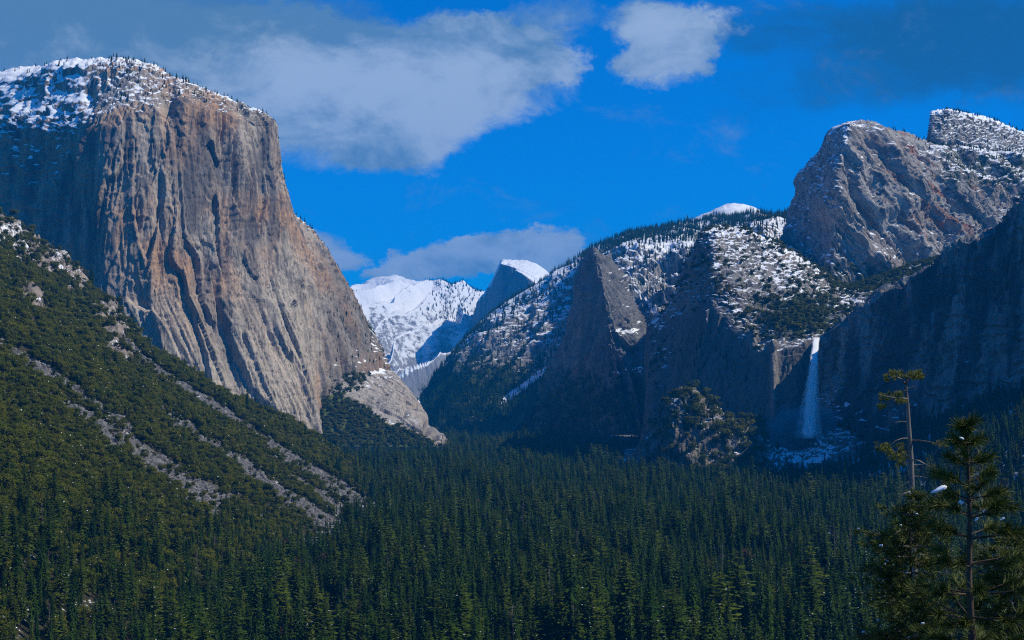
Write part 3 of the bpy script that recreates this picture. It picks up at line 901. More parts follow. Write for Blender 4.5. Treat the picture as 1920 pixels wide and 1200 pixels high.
sh.att['veg'] = np.clip(0.42 - 0.5 * fan, 0, 1)
sh.att['stain_shade'] = 0.35 * sstep(px, 1330, 1290)  # left part of the mounds darker
sh.finish('rubble_mound', M_butt, kind='structure')
forest_pts.append((sh.scatter(620, (1 - np.clip(fan * 1.3, 0, 1)) * sstep(px, 1215, 1245) * (sh.tv < 3.4)), 9, 22, 'snowmix', 1.3))

# ------------------------------------------------------------------ valley floor and hillsides (height fields)
def h_floor(X, Y):
    q = np.stack([X / 260, Y / 260, 0 * X], -1)
    return 4.0 * fbm(q, 3)


_ex = np.array([-1600, -1024, -910, -642, -499, -400, -307, -221, -100])
_ey = np.array([2650, 2618, 2640, 2240, 2210, 2430, 2440, 2470, 2500])


def h_left(X, Y):
    q = np.stack([X / 170, Y / 230, 0 * X + 2.0], -1)
    q2 = np.stack([X / 36, Y / 50, 0 * X + 5.0], -1)
    z = 0.65 * (-232 - X) + 9 * fbm(q, 3) + 2.2 * fbm(q2, 3)
    edge = np.interp(X, _ex, _ey)
    return z - 1.1 * np.clip(Y - edge, 0, None)


def h_right(X, Y):
    q = np.stack([X / 150, Y / 150, 0 * X + 7.0], -1)
    return 0.62 * (X - 560) + 8 * fbm(q, 3)


def h_near(X, Y):
    return CAMZ - 1.7 - 0.72 * np.clip(Y - 1.5, 0, None) + 0.5 * np.sin(X * 0.11) - 0.02 * np.abs(X)


def height(X, Y):
    z = h_floor(X, Y)
    z = np.maximum(z, np.where((X < -150) & (Y < 2900), h_left(X, Y), -99))
    z = np.maximum(z, np.where((X > 380) & (Y < 2450), h_right(X, Y), -99))
    return np.maximum(z, np.where(Y < 330, h_near(X, Y), -99))


def talus_mask(X, Y):
    """three boulder chutes that run straight down the left hillside"""
    w = 14 * fbm(np.stack([X / 60, Y / 400, 0 * X], -1), 3) + 26 * fbm(np.stack([X / 26, Y / 60, 0 * X + 4], -1), 3)
    m = np.zeros_like(X)
    for yc, x0, x1, w0, w1 in ((2045, -600, -205, 34, 90), (1705, -450, -225, 25, 74), (1425, -490, -310, 28, 92), (1510, -600, -430, 20, 30), (1890, -385, -235, 12, 44)):
        t = np.clip((X - x0) / (x1 - x0), 0, 1)
        hw = w0 + (w1 - w0) * t
        m = np.maximum(m, sstep(hw - np.abs(Y + w - yc), -8, 10) * sstep(X, x0 - 20, x0 + 10) * sstep(X, x1 + 14, x1 - 10))
    return m


def field(name, x0, x1, y0, y1, step, fn, **kw):
    xs = np.arange(x0, x1 + step, step); ys = np.arange(y0, y1 + step, step)
    X, Y = np.meshgrid(xs, ys, indexing='ij')
    Z = np.maximum(fn(X, Y), -14.0)
    return np.stack([X, Y, Z], -1)


def finish_field(name, P, att, mat):
    nu, nv = P.shape[:2]
    me = mesh_from(name, P.reshape(-1, 3), grid_faces(nu, nv), 4, att, True, [mat])
    return link(name, me, kind='structure')


P = field('valley_floor', -3200, 3200, 60, 7600, 24, h_floor)
z_ = np.zeros(P.shape[:2])
finish_field('valley_floor', P, {'talus': z_, 'rock': z_, 'snow': z_ + 0.06}, M_ground)

P = field('left_hillside', -1500, -190, 420, 2900, 5.0, h_left)
tm = talus_mask(P[..., 0], P[..., 1])
px, py = project(P)
# rocky outcrops towards the skyline
oc = np.zeros_like(px)
for ox, oy, rx, ry in ((20,440,60,40),(60,470,50,30),(110,500,60,30),(150,525,40,34),(60,570,40,26),(225,640,34,46),(205,595,55,26)):
    oc = np.maximum(oc, np.exp(-(((px - ox) / rx) ** 2 + ((py - oy) / ry) ** 2) * 1.1))
oc = oc * (P[..., 1] > 1300) * sstep(fbm(V(P, 60, 60, 60, 8), 3), -0.5, -0.05)
P[..., 2] += oc * (14 + 22 * saw(fbm(V(P, 70, 70, 400, 1), 3), 2.0) + 6 * ridged(V(P, 22, 22, 60, 1), 2)) - 1.5 * tm
P[..., 2] += 0.9 * tm * perlin(V(P, 4, 4, 4, 1))
snow = -0.02 + 0.03 * oc + 0.04 * sstep(py, 640, 520) + 0.08 * tm * sstep(fbm(V(P, 60, 30, 60, 3), 2), 0.0, 0.3)
snow = snow + 0.20 * np.exp(-((P[..., 1] - 1510) / 22) ** 2) * sstep(P[..., 0], -585, -560) * sstep(P[..., 0], -420, -440)
LH_P, LH_oc, LH_px, LH_py = P, oc, px, py
finish_field('left_hillside', P, {'talus': tm, 'rock': np.clip(oc * 1.6, 0, 1), 'snow': snow}, M_ground)

P = field('right_hillside', 400, 1500, 420, 2450, 9.0, h_right)
z_ = np.zeros(P.shape[:2])
finish_field('right_hillside', P, {'talus': z_, 'rock': z_, 'snow': z_ + 0.10}, M_ground)
P = field('overlook_slope', -160, 160, 0.5, 330, 1.5, h_near)
P[..., 2] += 0.35 * fbm(V(P, 4, 4, 4, 1), 3)
z_ = np.zeros(P.shape[:2])
finish_field('overlook_slope', P, {'talus': z_, 'rock': z_, 'snow': z_ + 0.05}, M_ground)

# ------------------------------------------------------------------ tree shapes
def tube(pts, rad, n=6):
    pts = [Vector(p) for p in pts]
    vs, fs = [], []
    for i, p in enumerate(pts):
        t = (pts[min(i + 1, len(pts) - 1)] - pts[max(i - 1, 0)]).normalized()
        a = t.orthogonal().normalized(); b = t.cross(a)
        for k in range(n):
            w = 2 * math.pi * k / n
            vs.append(p + (a * math.cos(w) + b * math.sin(w)) * rad[i])
    for i in range(len(pts) - 1):
        for k in range(n):
            k2 = (k + 1) % n
            fs.append((i * n + k, i * n + k2, (i + 1) * n + k2, (i + 1) * n + k))
    return vs, fs


class Geo:
    """collects quads with material slots"""
    def __init__(self):
        self.v, self.f, self.m = [], [], []

    def add(self, vs, fs, m=0):
        o = len(self.v)
        self.v += [tuple(x) for x in vs]
        self.f += [tuple(i + o for i in f) for f in fs]
        self.m += [m] * len(fs)

    def quad(self, a, b, c, d, m=0):
        o = len(self.v)
        self.v += [tuple(a), tuple(b), tuple(c), tuple(d)]
        self.f.append((o, o + 1, o + 2, o + 3)); self.m.append(m)

    def mesh(self, name, mats, smooth=False):
        return mesh_from(name, np.array(self.v), np.array(self.f).reshape(-1), 4, None, smooth, mats, self.m)


def conifer(seed, levels, per, r0, power, droop, snow, base=0.12, ragged=0.25, size=1.0):
    """unit-height conifer: (crown, trunk) with crown slots 0 needles, 1 snow"""
    rd = random.Random(seed)
    cr, tr = Geo(), Geo()
    bend = rd.uniform(-0.015, 0.015)
    tr.add(*tube([(0, 0, -0.05), (bend * 0.4, 0, 0.4), (bend, 0, 0.97)], [0.012, 0.008, 0.002], 5))
    for L in range(levels):
        t = (L + rd.random() * 0.5) / levels
        z = base + (1 - base) * t
        prof = r0 * (1 - t) ** power * (0.6 + 0.4 * min(1, t / 0.2)) + 0.006
        prof *= rd.uniform(0.82, 1.12)
        ph = rd.random() * 6.283
        n_ = per if t < 0.7 else max(5, per - 4)
        for k in range(n_):
            if rd.random() < 0.12:
                continue
            a = ph + 6.283 * (k + rd.uniform(-0.4, 0.4)) / n_
            ln = prof * rd.uniform(1 - ragged * 1.6, 1 + ragged)
            ca, sa = math.cos(a), math.sin(a)
            up = 0.45 * (t - 0.45) - droop
            seg = 2 if ln < 0.035 else (3 if ln < 0.09 else 4)
            for s_ in range(seg):
                f0, f1 = (s_ + 0.15) / (seg + 0.15), (s_ + 1.2) / (seg + 0.15)
                r1, r2 = ln * f0, ln * min(f1, 1.08)
                z1 = z + up * r1 + rd.uniform(-1, 1) * 0.004
                z2 = z + up * r2 - 0.3 * droop * r2 + rd.uniform(-1, 1) * 0.006
                w = (0.007 + 0.010 * (1 - t)) * size * rd.uniform(0.6, 1.4) * (1.35 - 0.6 * f0)
                tw = rd.uniform(-0.7, 0.7)
                ox, oy, oz = -sa * w * math.cos(tw), ca * w * math.cos(tw), w * math.sin(tw)
                p1 = (ca * r1, sa * r1, z1); p2 = (ca * r2 + rd.uniform(-1, 1) * 0.006, sa * r2 + rd.uniform(-1, 1) * 0.006, z2)
                cr.quad((p1[0] - ox, p1[1] - oy, p1[2] - oz), (p1[0] + ox, p1[1] + oy, p1[2] + oz),
                        (p2[0] + ox * 0.4, p2[1] + oy * 0.4, p2[2] + oz * 0.4), (p2[0] - ox * 0.4, p2[1] - oy * 0.4, p2[2] - oz * 0.4), 0)
                if rd.random() < 0.55:
                    h = rd.uniform(0.010, 0.022) * (1.2 - t)
                    cr.quad(p1, p2, (p2[0], p2[1], p2[2] - h * 0.4), (p1[0], p1[1], p1[2] - h), 0)
                if rd.random() < snow:
                    q = 0.55 * w
                    m_ = ((p1[0] + p2[0]) / 2, (p1[1] + p2[1]) / 2, (z1 + z2) / 2 + 0.003)
                    cr.quad((m_[0] - q, m_[1] - q * 0.7, m_[2]), (m_[0] + q, m_[1] - q * 0.6, m_[2] + 0.001),
                            (m_[0] + q * 0.8, m_[1] + q, m_[2]), (m_[0] - q * 0.9, m_[1] + q * 0.8, m_[2] - 0.001), 1)
    cr.quad((-0.004, 0, 0.95), (0.004, 0, 0.95), (0.001, 0, 1.0), (-0.001, 0, 1.0), 0)
    cr.quad((0, -0.004, 0.95), (0, 0.004, 0.95), (0, 0.001, 1.0), (0, -0.001, 1.0), 0)
    return cr, tr


def round_tree(seed, n, lobes, w, base, snow, leaf=0.045, flat=1.0):
    """unit-height broad crown of leaf clumps on forked limbs"""
    rd = random.Random(seed)
    cr, tr = Geo(), Geo()
    tr.add(*tube([(0, 0, -0.05), (0.01, 0.01, 0.3), (0.03, 0, 0.55)], [0.03, 0.022, 0.012], 5))
    cs = []
    for k in range(lobes):
        a = 2.399 * k + rd.random()
        r = w * math.sqrt(rd.random()) * 0.75
        z = base + (1 - base) * rd.uniform(0.25, 0.82)
        c = (r * math.cos(a), r * math.sin(a), z)
        cs.append((c, rd.uniform(0.13, 0.24) * (1 + w * 0.5)))
        tr.add(*tube([(0.01, 0.0, 0.25), (c[0] * 0.5, c[1] * 0.5, 0.25 + (z - 0.25) * 0.6), c], [0.014, 0.008, 0.003], 4))
    for k in range(n):
        c, r = rd.choice(cs)
        d = Vector((rd.gauss(0, 1), rd.gauss(0, 1), rd.gauss(0, 1) * 0.8)).normalized()
        rr = r * (0.55 + 0.5 * rd.random())
        p = Vector(c) + Vector((d.x * rr, d.y * rr, d.z * rr * flat))
        p.z = min(max(p.z, 0.02), 1.0)
        a = Vector((rd.gauss(0, 1), rd.gauss(0, 1), rd.gauss(0, 1)))
        a = (a + d * 0.2).normalized(); b = a.cross(d).normalized()
        s_ = leaf * rd.uniform(0.5, 1.3)
        sn = 1 if (rd.random() < snow and d.z > 0.2) else 0
        cr.quad(p - a * s_ - b * s_ * 0.4, p - a * s_ * 0.1 + b * s_ * 0.6, p + a * s_ + b * s_ * 0.3, p + a * s_ * 0.2 - b * s_ * 0.6, sn)
    return cr, tr


def snag(seed):
    rd = random.Random(seed)
    tr, cr = Geo(), Geo()
    tr.add(*tube([(0, 0, -0.05), (0.006, 0, 0.5), (0.0, 0.004, 1.0)], [0.014, 0.009, 0.002], 6))
    for k in range(30):
        z = rd.uniform(0.3, 0.97); a = rd.random() * 6.28; ln = (1.02 - z) * rd.uniform(0.1, 0.32) + 0.02
        cr.add(*tube([(0, 0, z), (ln * 0.6 * math.cos(a), ln * 0.6 * math.sin(a), z + 0.01), (ln * math.cos(a), ln * math.sin(a), z + rd.uniform(-0.03, 0.04))], [0.004, 0.003, 0.001], 4))
    return cr, tr


KINDS = {}
protos = []     # (kind, crown mesh, trunk mesh, joined object)
proto_col = bpy.data.collections.new('tree_shapes')


def register(kind, geo, leafmat, barkmat, nm):
    cr, tr = geo
    cme = cr.mesh(nm + '_crown', [leafmat, M_snow])
    tme = tr.mesh(nm + '_trunk', [barkmat], True)
    j = Geo()
    j.v = list(cr.v); j.f = list(cr.f); j.m = list(cr.m)
    j.add(tr.v, tr.f, 2)
    jme = j.mesh(nm, [leafmat, M_snow, barkmat])
    ob = bpy.data.objects.new('shape_%02d' % len(protos), jme)
    proto_col.objects.link(ob)
    KINDS.setdefault(kind, []).append(len(protos))
    protos.append((kind, cme, tme, ob))


for s_ in range(4):
    register('fir', conifer(10 + s_, 46, 11, 0.095 + 0.010 * s_, 0.72, 0.30, 0.003), M_conifer, M_bark, 'fir')
for s_ in range(3):
    register('pine', conifer(30 + s_, 34, 10, 0.12 + 0.012 * s_, 0.50, 0.12, 0.01, base=0.25, ragged=0.4, size=1.3), M_pine, M_bark, 'pine')
for s_ in range(3):
    register('pine', conifer(110 + s_, 24, 9, 0.125 + 0.018 * s_, 0.30 + 0.06 * s_, 0.02, 0.012, base=0.38 - 0.06 * s_, ragged=0.55, size=1.6), M_pine, M_bark, 'old_pine')
for s_ in range(2):
    register('fir', conifer(120 + s_, 40, 9, 0.075 + 0.05 * s_, 0.95 - 0.4 * s_, 0.42, 0.01, base=0.06, ragged=0.5, size=1.1), M_conifer, M_bark, 'ragged_fir')
for s_ in range(3):
    register('snowfir', conifer(50 + s_, 44, 11, 0.105 + 0.010 * s_, 0.72, 0.30, 0.045), M_conifer, M_bark, 'snow_fir')
for s_ in range(3):
    register('oak', round_tree(70 + s_, 1500, 10, 0.42, 0.10, 0.004, 0.042), M_shrub, M_bark, 'oak')
for s_ in range(2):
    register('bush', round_tree(80 + s_, 800, 7, 0.65, 0.0, 0.005, 0.06, 0.8), M_shrub, M_bark, 'bush')
for s_ in range(2):
    register('brown', round_tree(90 + s_, 520, 8, 0.28, 0.15, 0.0, 0.045), M_brown, M_grey, 'bare_tree')
for s_ in range(2):
    register('snag', snag(95 + s_), M_grey, M_grey, 'snag')
MIXES = {
    'fir': [('fir', 1.0)], 'snowfir': [('snowfir', 1.0)],
    'mix': [('fir', 0.3), ('oak', 0.35), ('bush', 0.35)],
    'snowmix': [('snowfir', 0.45), ('fir', 0.2), ('oak', 0.2), ('bush', 0.15)]}


def scatter_object(name, pts, sxy, sz, idx, col, label, cat):
    n = len(pts)
    me = bpy.data.meshes.new(name)
    me.vertices.add(n)
    me.vertices.foreach_set('co', np.asarray(pts, np.float32).ravel())
    a = me.attributes.new('size', 'FLOAT_VECTOR', 'POINT')
    a.data.foreach_set('vector', np.stack([sxy, sxy, sz], -1).astype(np.float32).ravel())
    a = me.attributes.new('turn', 'FLOAT_VECTOR', 'POINT')
    t = np.stack([rng.normal(0, 0.02, n), rng.normal(0, 0.02, n), rng.random(n) * 6.283], -1)
    a.data.foreach_set('vector', t.astype(np.float32).ravel())
    a = me.attributes.new('shape', 'INT', 'POINT')
    a.data.foreach_set('value', np.asarray(idx, np.int32))
    o = link(name, me, kind='stuff', label=label, category=cat)
    g = bpy.data.node_groups.new(name, 'GeometryNodeTree')
    g.interface.new_socket('Geometry', in_out='INPUT', socket_type='NodeSocketGeometry')
    g.interface.new_socket('Geometry', in_out='OUTPUT', socket_type='NodeSocketGeometry')
    gi, go = g.nodes.new('NodeGroupInput'), g.nodes.new('NodeGroupOutput')
    m2p = g.nodes.new('GeometryNodeMeshToPoints')
    iop = g.nodes.new('GeometryNodeInstanceOnPoints')
    ci = g.nodes.new('GeometryNodeCollectionInfo')
    ci.inputs['Collection'].default_value = col
    ci.inputs['Separate Children'].default_value = True
    ci.inputs['Reset Children'].default_value = True
    iop.inputs['Pick Instance'].default_value = True

    def na(nm, typ):
        q = g.nodes.new('GeometryNodeInputNamedAttribute')
        q.data_type = typ
        q.inputs['Name'].default_value = nm
        return q.outputs['Attribute']
    L = g.links.new
    L(gi.outputs[0], m2p.inputs['Mesh'])
    L(m2p.outputs[0], iop.inputs['Points'])
    L(ci.outputs[0], iop.inputs['Instance'])
    L(na('shape', 'INT'), iop.inputs['Instance Index'])
    L(na('size', 'FLOAT_VECTOR'), iop.inputs['Scale'])
    e2r = g.nodes.new('FunctionNodeEulerToRotation')
    L(na('turn', 'FLOAT_VECTOR'), e2r.inputs[0])
    L(e2r.outputs[0], iop.inputs['Rotation'])
    L(iop.outputs[0], go.inputs[0])
    md = o.modifiers.new('scatter', 'NODES')
    md.node_group = g
    return o


def pick(mixname, n):
    ks, ps = zip(*MIXES[mixname])
    which = rng.choice(len(ks), n, p=np.array(ps) / sum(ps))
    return np.array([rng.choice(KINDS[ks[w]]) for w in which], int)


# ------------------------------------------------------------------ woods on the cliffs and ridges (far away, read as one mass)
fp, fs1, fs2, fi = [], [], [], []
for pts, lo, hi, mix, wide in forest_pts:
    n = len(pts)
    if not n:
        continue
    h = rng.uniform(lo, hi, n)
    fp.append(pts - np.array([0, 0, 0.6])); fs2.append(h); fs1.append(h * wide * rng.uniform(0.85, 1.15, n)); fi.append(pick(mix, n))
scatter_object('mountain_woods', np.concatenate(fp), np.concatenate(fs1), np.concatenate(fs2), np.concatenate(fi), proto_col,
               'far conifers and brush dotted over the snowy cliffs, ridges and ledges', 'woods')

# ------------------------------------------------------------------ valley forest
rows = []
Y = 420.0
while Y < 6700:
    sp = 8.8 + 3.2 * np.clip((Y - 700) / 3000, 0, 1.5)
    hw = 0.47 * Y + 60
    xs = np.arange(-hw, hw, sp)
    n = len(xs)
    rows.append(np.stack([xs + rng.uniform(-0.5, 0.5, n) * sp, Y + rng.uniform(-0.5, 0.5, n) * sp], -1))
    Y += sp * (1.0 + 0.5 * np.clip((Y - 1800) / 3000, 0, 1))
ex = rng.uniform(-1100, -215, 30000); ey = rng.uniform(900, 2700, 30000)
XY = np.concatenate(rows)
n_grid = len(XY)
XY = np.concatenate([XY, np.stack([ex, ey], -1)])
extra = np.arange(len(XY)) >= n_grid
X, Y = XY[:, 0], XY[:, 1]
Z = height(X, Y)
hl = np.where((X < -150) & (Y < 2900), h_left(X, Y), -99)
hr = np.where((X > 380) & (Y < 2450), h_right(X, Y), -99)
onl = hl > h_floor(X, Y) + 4
onr = hr > h_floor(X, Y) + 4
pts = np.stack([X, Y, Z], -1)
px, py = project(pts)
tm = talus_mask(X, Y) * onl
# outcrop lookup on the left hillside
gi_ = np.clip(((X + 1500) / 5.0).astype(int), 0, LH_P.shape[0] - 1); gj_ = np.clip(((Y - 420) / 5.0).astype(int), 0, LH_P.shape[1] - 1)
oc = np.where(onl, LH_oc[gi_, gj_], 0)
Z = np.where(onl, np.maximum(Z, LH_P[gi_, gj_, 2] - 0.5), Z)
keep = rng.random(len(X)) > np.clip(1.15 * tm, 0, 1) * 0.93
below = sum(talus_mask(X - 0.12 * dy_, Y + dy_) for dy_ in (40, 90, 150, 220))
near_chute = np.clip(below, 0, 1)
keep &= rng.random(len(X)) > np.clip(oc * 1.3, 0, 0.85)
clear = fbm(np.stack([X / 85, Y / 120, 0 * X], -1), 3)
keep &= ~((rng.random(len(X)) < 0.35 * sstep(clear, -0.1, 0.35)) & ~onl)
keep &= ~((clear > 0.48) & ~onl & (Y < 3200) & (rng.random(len(X)) < 0.8))
keep &= (Y > 640) | (Z < 60)
keep &= ~(extra & ~onl)
keep &= ~((Y > 5200) & (np.abs(X) > 2200))
keep &= ~(onr & (X > 900))
# nothing inside the rock bodies
keep &= ~((Y > 2620) & (X > 0.085 * Y) & (Y < 4200))
keep &= ~((Y > 3480) & (X < -0.055 * Y) & (Y < 5600))
keep &= Y < np.interp(px, [600, 740, 800, 1000, 1200, 1400], [5700, 5650, 5350, 4950, 4500, 4350])
X, Y, Z, onl, onr, extra = X[keep], Y[keep], Z[keep], onl[keep], onr[keep], extra[keep]
n = len(X)
zrel = Z
r = rng.random(n)
blot = fbm(np.stack([X / 140, Y / 180, 0 * X + 3], -1), 3)
idx = np.zeros(n, int)


def choose(kind, sel):
    idx[sel] = rng.choice(KINDS[kind], int(sel.sum()))


choose('fir', np.ones(n, bool))
choose('pine', r < 0.30 + 0.30 * (blot > 0.1))
choose('oak', (rng.random(n) < 0.05 + 0.10 * (blot < -0.3)) & ~onl)
right_snow = sstep((X / Y), 0.02, 0.30) * 0.55 + 0.10
choose('snowfir', (rng.random(n) < right_snow) & ~onl & (Y < 3400))
choose('brown', (rng.random(n) < 0.03 + 0.10 * (blot > 0.35)) & ~onl)
choose('snag', rng.random(n) < 0.013)
# left hillside: evergreen oak and brush above, conifers moving in low down
px, py = project(np.stack([X, Y, Z], -1))
upper = sstep(zrel + 35 * blot - 0.045 * np.clip(1900 - Y, 0, None), 18, 62) * onl
u_ = rng.random(n) < upper * 0.96
r2 = rng.random(n)
choose('oak', u_ & (r2 < 0.40))
choose('bush', u_ & (r2 >= 0.40))
choose('fir', u_ & (r2 > 0.972))
choose('oak', (~u_) & onl & (rng.random(n) < 0.14))
choose('bush', extra)
choose('oak', extra & (r2 < 0.3))
kind_of = np.array([p[0] for p in protos])
kd = kind_of[idx]
hgt = np.clip(rng.normal(32, 10, n), 10, 60) * (1 + 0.35 * blot)
hgt = np.where(kd == 'oak', rng.uniform(8, 17, n), hgt)
hgt = np.where(kd == 'bush', rng.uniform(5, 10, n), hgt)
hgt = np.where(kd == 'brown', rng.uniform(14, 24, n), hgt)
hgt = np.where(onl & (kd != 'oak') & (kd != 'bush'), hgt * 0.68, hgt)
hgt = np.where(onr, hgt * 0.85, hgt)
hgt = np.where(rng.random(n) < 0.2, hgt * 0.72, hgt)
hgt = np.where(near_chute[keep] > 0.5, np.minimum(hgt, rng.uniform(4, 14, n)), hgt)
wid = hgt * rng.uniform(0.85, 1.35, n) * np.where(Y > 2600, 1.25, 1.0)
P = np.stack([X, Y, Z - 0.3], -1)
# visible trees that show largest become things of their own
ptop = P.copy(); ptop[:, 2] += hgt * 0.75
tx, ty = project(ptop)
vis = (tx > 8) & (tx < 1912) & (ty < 1185) & (kd != 'bush')
score = np.where(vis, hgt / Y, 0)
# the shrubby left slope has its own largest oaks, the rest are conifers
order = np.argsort(-score)
hero = order[:290]
mask = np.ones(n, bool); mask[hero] = False
scatter_object('forest', P[mask], wid[mask], hgt[mask], idx[mask], proto_col,
               'dense dark green conifer forest filling the valley floor', 'forest')
print('FOREST', n, 'hero nearest', Y[hero].min(), Y[hero].max())

KNAME = {'fir': ('fir_tree', 'dark green fir', 'dark firs'), 'pine': ('pine_tree', 'olive green pine', 'olive pines'),
         'snowfir': ('snowy_fir_tree', 'dark fir dusted with snow', 'snow-dusted firs'), 'oak': ('oak_tree', 'rounded olive oak', 'rounded oaks'),
         'brown': ('bare_tree', 'leafless brown tree', 'bare brown trees'), 'snag': ('dead_tree', 'dead grey snag', 'grey snags')}
ZONES = [(0, 190, 'in the bottom left corner'), (190, 400, 'at bottom edge below the left boulder chute'),
         (400, 600, 'at bottom edge below the tan cliff'), (600, 800, 'at bottom edge left of centre'),
         (800, 1000, 'at bottom edge below the split dome'), (1000, 1200, 'at bottom edge below the grey ridge'),
         (1200, 1400, 'at bottom edge below the shadowed buttress'), (1400, 1580, 'at bottom edge below the waterfall'),
         (1580, 1920, 'behind the near pines, bottom right')]
ORD = ['leftmost', 'second', 'third', 'fourth', 'fifth', 'sixth', 'seventh', 'eighth', 'ninth', 'tenth', 'eleventh', 'twelfth'] + ['%dth' % q for q in range(13, 60)]
seen = {}
for h_ in sorted(hero, key=lambda q: tx[q]):
    k = kd[h_]
    nm, what, grp = KNAME[k]
    zone = next((z for a, b_, z in ZONES if a <= tx[h_] < b_), ZONES[-1][2])
    c_ = seen.get((k, zone), 0)
    seen[(k, zone)] = c_ + 1
    lab = '%s %s%s %s' % (ORD[c_], what, ' from left' if c_ else '', zone)
    e = empty(nm, P[h_], label=lab, category='tree', group='%s %s' % (grp, zone))
    e.scale = (wid[h_], wid[h_], hgt[h_])
    e.rotation_euler = (0, 0, rng.random() * 6.28)
    link('crown', protos[idx[h_]][1], e)
    link('trunk', protos[idx[h_]][2], e)

# ------------------------------------------------------------------ boulders in the chutes
def boulder(seed):
    rd = np.random.default_rng(seed)
    import bmesh
    bm = bmesh.new()
    bmesh.ops.create_icosphere(bm, subdivisions=1, radius=1.0)
    for v in bm.verts:
        v.co *= rd.uniform(0.7, 1.2)
        v.co.z *= 0.7
    me = bpy.data.meshes.new('boulder')
    bm.to_mesh(me); bm.free()
    me.materials.append(M_rock)
    return me


rock_col = bpy.data.collections.new('stone_shapes')
for k in range(4):
    rock_col.objects.link(bpy.data.objects.new('stone_%d' % k, boulder(k)))
bx = rng.uniform(-620, -200, 120000); by = rng.uniform(1290, 2180, 120000)
bk = rng.random(120000) < talus_mask(bx, by) * 0.6
bx, by = bx[bk], by[bk]
gi_ = np.clip(((bx + 1500) / 5.0).astype(int), 0, LH_P.shape[0] - 1); gj_ = np.clip(((by - 420) / 5.0).astype(int), 0, LH_P.shape[1] - 1)
bz = LH_P[gi_, gj_, 2] + (LH_P[gi_, gj_, 0] - bx) * 0.65
bs = 0.8 + rng.gamma(1.3, 0.8, len(bx))
scatter_object('talus', np.stack([bx, by, bz + 0.2], -1), bs, bs, rng.integers(0, 4, len(bx)), rock_col,
               'grey boulders filling the chutes on the left hillside', 'boulders')

# ------------------------------------------------------------------ waterfall
def water_mat():
    m, t, b, out = new_mat('falling_water')
    g = t.n('ShaderNodeNewGeometry')
    n = t.noise(t.vmul(g.outputs['Position'], (1 / 1.5, 1 / 1.5, 1 / 22)), 1.0, 5.0, 0.6)
    b.inputs['Base Color'].default_value = (0.90, 0.92, 0.94, 1)
    b.inputs['Roughness'].default_value = 0.5
    t.link(t.math('MULTIPLY', t.ramp01(t.math('ADD', t.math('MULTIPLY', n, 0.9), t.math('MULTIPLY', t.attr('thickness'), 0.55)), 0.42, 0.95), 0.95), b.inputs['Alpha'])
    return m


M_water = water_mat()
wf = empty('waterfall', unproject(1515, 822, 2640).tolist(), label='tall white waterfall plunging down the shadowed wall at right', category='waterfall')
for lay, (w0, w1, yo, al) in enumerate(((11, 19, 0, 1.4), (14, 30, -6, 1.0), (9, 62, 7, 0.7))):
    nv_, nu_ = 90, 28
    t = np.linspace(0, 1, nv_)[None, :]; s_ = np.linspace(-1, 1, nu_)[:, None]
    cxp = 1531 - 16 * t ** 0.8 + 0 * s_
    cyp = 633 + 190 * t + 0 * s_
    wpx = (w0 + (w1 - w0) * t ** 1.3) * 1.0
    Yd = 2770 - 90 * np.sqrt(np.clip(t, 0, 0.25)) * 2 - 70 * t + yo
    wob = 1.6 * fbm(np.stack([3 + lay + 0 * s_ + 0 * t, 0 * s_ + t * 9, 0 * s_ + 0 * t], -1), 3)
    Pw = unproject(cxp + s_ * wpx * 0.5 + wob, cyp, Yd + 0 * s_)
    Pw[..., 1] += 4.5 * np.sqrt(np.clip(1 - s_ ** 2, 0, 1)) * -1 + 2.0 * fbm(np.stack([s_ * 6 + 0 * t, t * 5 + 0 * s_, 0 * s_ * t + lay], -1), 3)
    dens = al * (1 - np.abs(s_) ** 2.2) * (1 + 0.25 * t) * np.where(t > 0.93, (1 - t) / 0.07 * 0.9 + 0.1, 1)
    me = mesh_from('water_curtain', (Pw - np.array(wf.location)).reshape(-1, 3), grid_faces(nu_, nv_), 4, {'thickness': dens}, True, [M_water])
    link('water_curtain', me, wf)
# spray drifting at the foot of the fall
ms, tt, bb, oo = new_mat('spray')
tt.t.nodes.remove(bb)
vol = tt.n('ShaderNodeVolumePrincipled')
vol.inputs['Color'].default_value = (0.9, 0.94, 1.0, 1)
vol.inputs['Density'].default_value = 0.02
tc = tt.n('ShaderNodeTexCoord')
ln = tt.n('ShaderNodeVectorMath', operation='LENGTH')
tt.link(tc.outputs['Object'], ln.inputs[0])
nz = tt.noise(tc.outputs['Object'], 2.6, 4.0, 0.6)
fall = tt.math('MULTIPLY', tt.ramp01(tt.math('ADD', ln.outputs['Value'], tt.math('MULTIPLY', tt.math('SUBTRACT', nz, 0.5), 0.9)), 1.0, 0.15), 0.12)
tt.link(fall, vol.inputs['Density'])
tt.link(vol.outputs[0], oo.inputs['Volume'])
import bmesh
bm = bmesh.new()
bmesh.ops.create_icosphere(bm, subdivisions=3, radius=1.0)
me = bpy.data.meshes.new('spray'); bm.to_mesh(me); bm.free(); me.materials.append(ms)
sp_ = link('spray', me, wf)
sp_.location = Vector(unproject(1512, 815, 2650)) - wf.location
sp_.scale = (100, 46, 72)
sp_['kind'] = 'stuff'

# ------------------------------------------------------------------ near pines at the lower right
def needle_mat(name, c1, c2):
    m, t, b, out = new_mat(name)
    g = t.n('ShaderNodeNewGeometry')
    t.link(t.mix(g.outputs['Random Per Island'], c1, c2), b.inputs['Base Color'])
    b.inputs['Roughness'].default_value = 0.5
    return m


M_needle = needle_mat('long_needles', (0.036, 0.062, 0.010), (0.135, 0.145, 0.026))
M_needle2 = needle_mat('dry_needles', (0.13, 0.15, 0.025), (0.26, 0.24, 0.05))


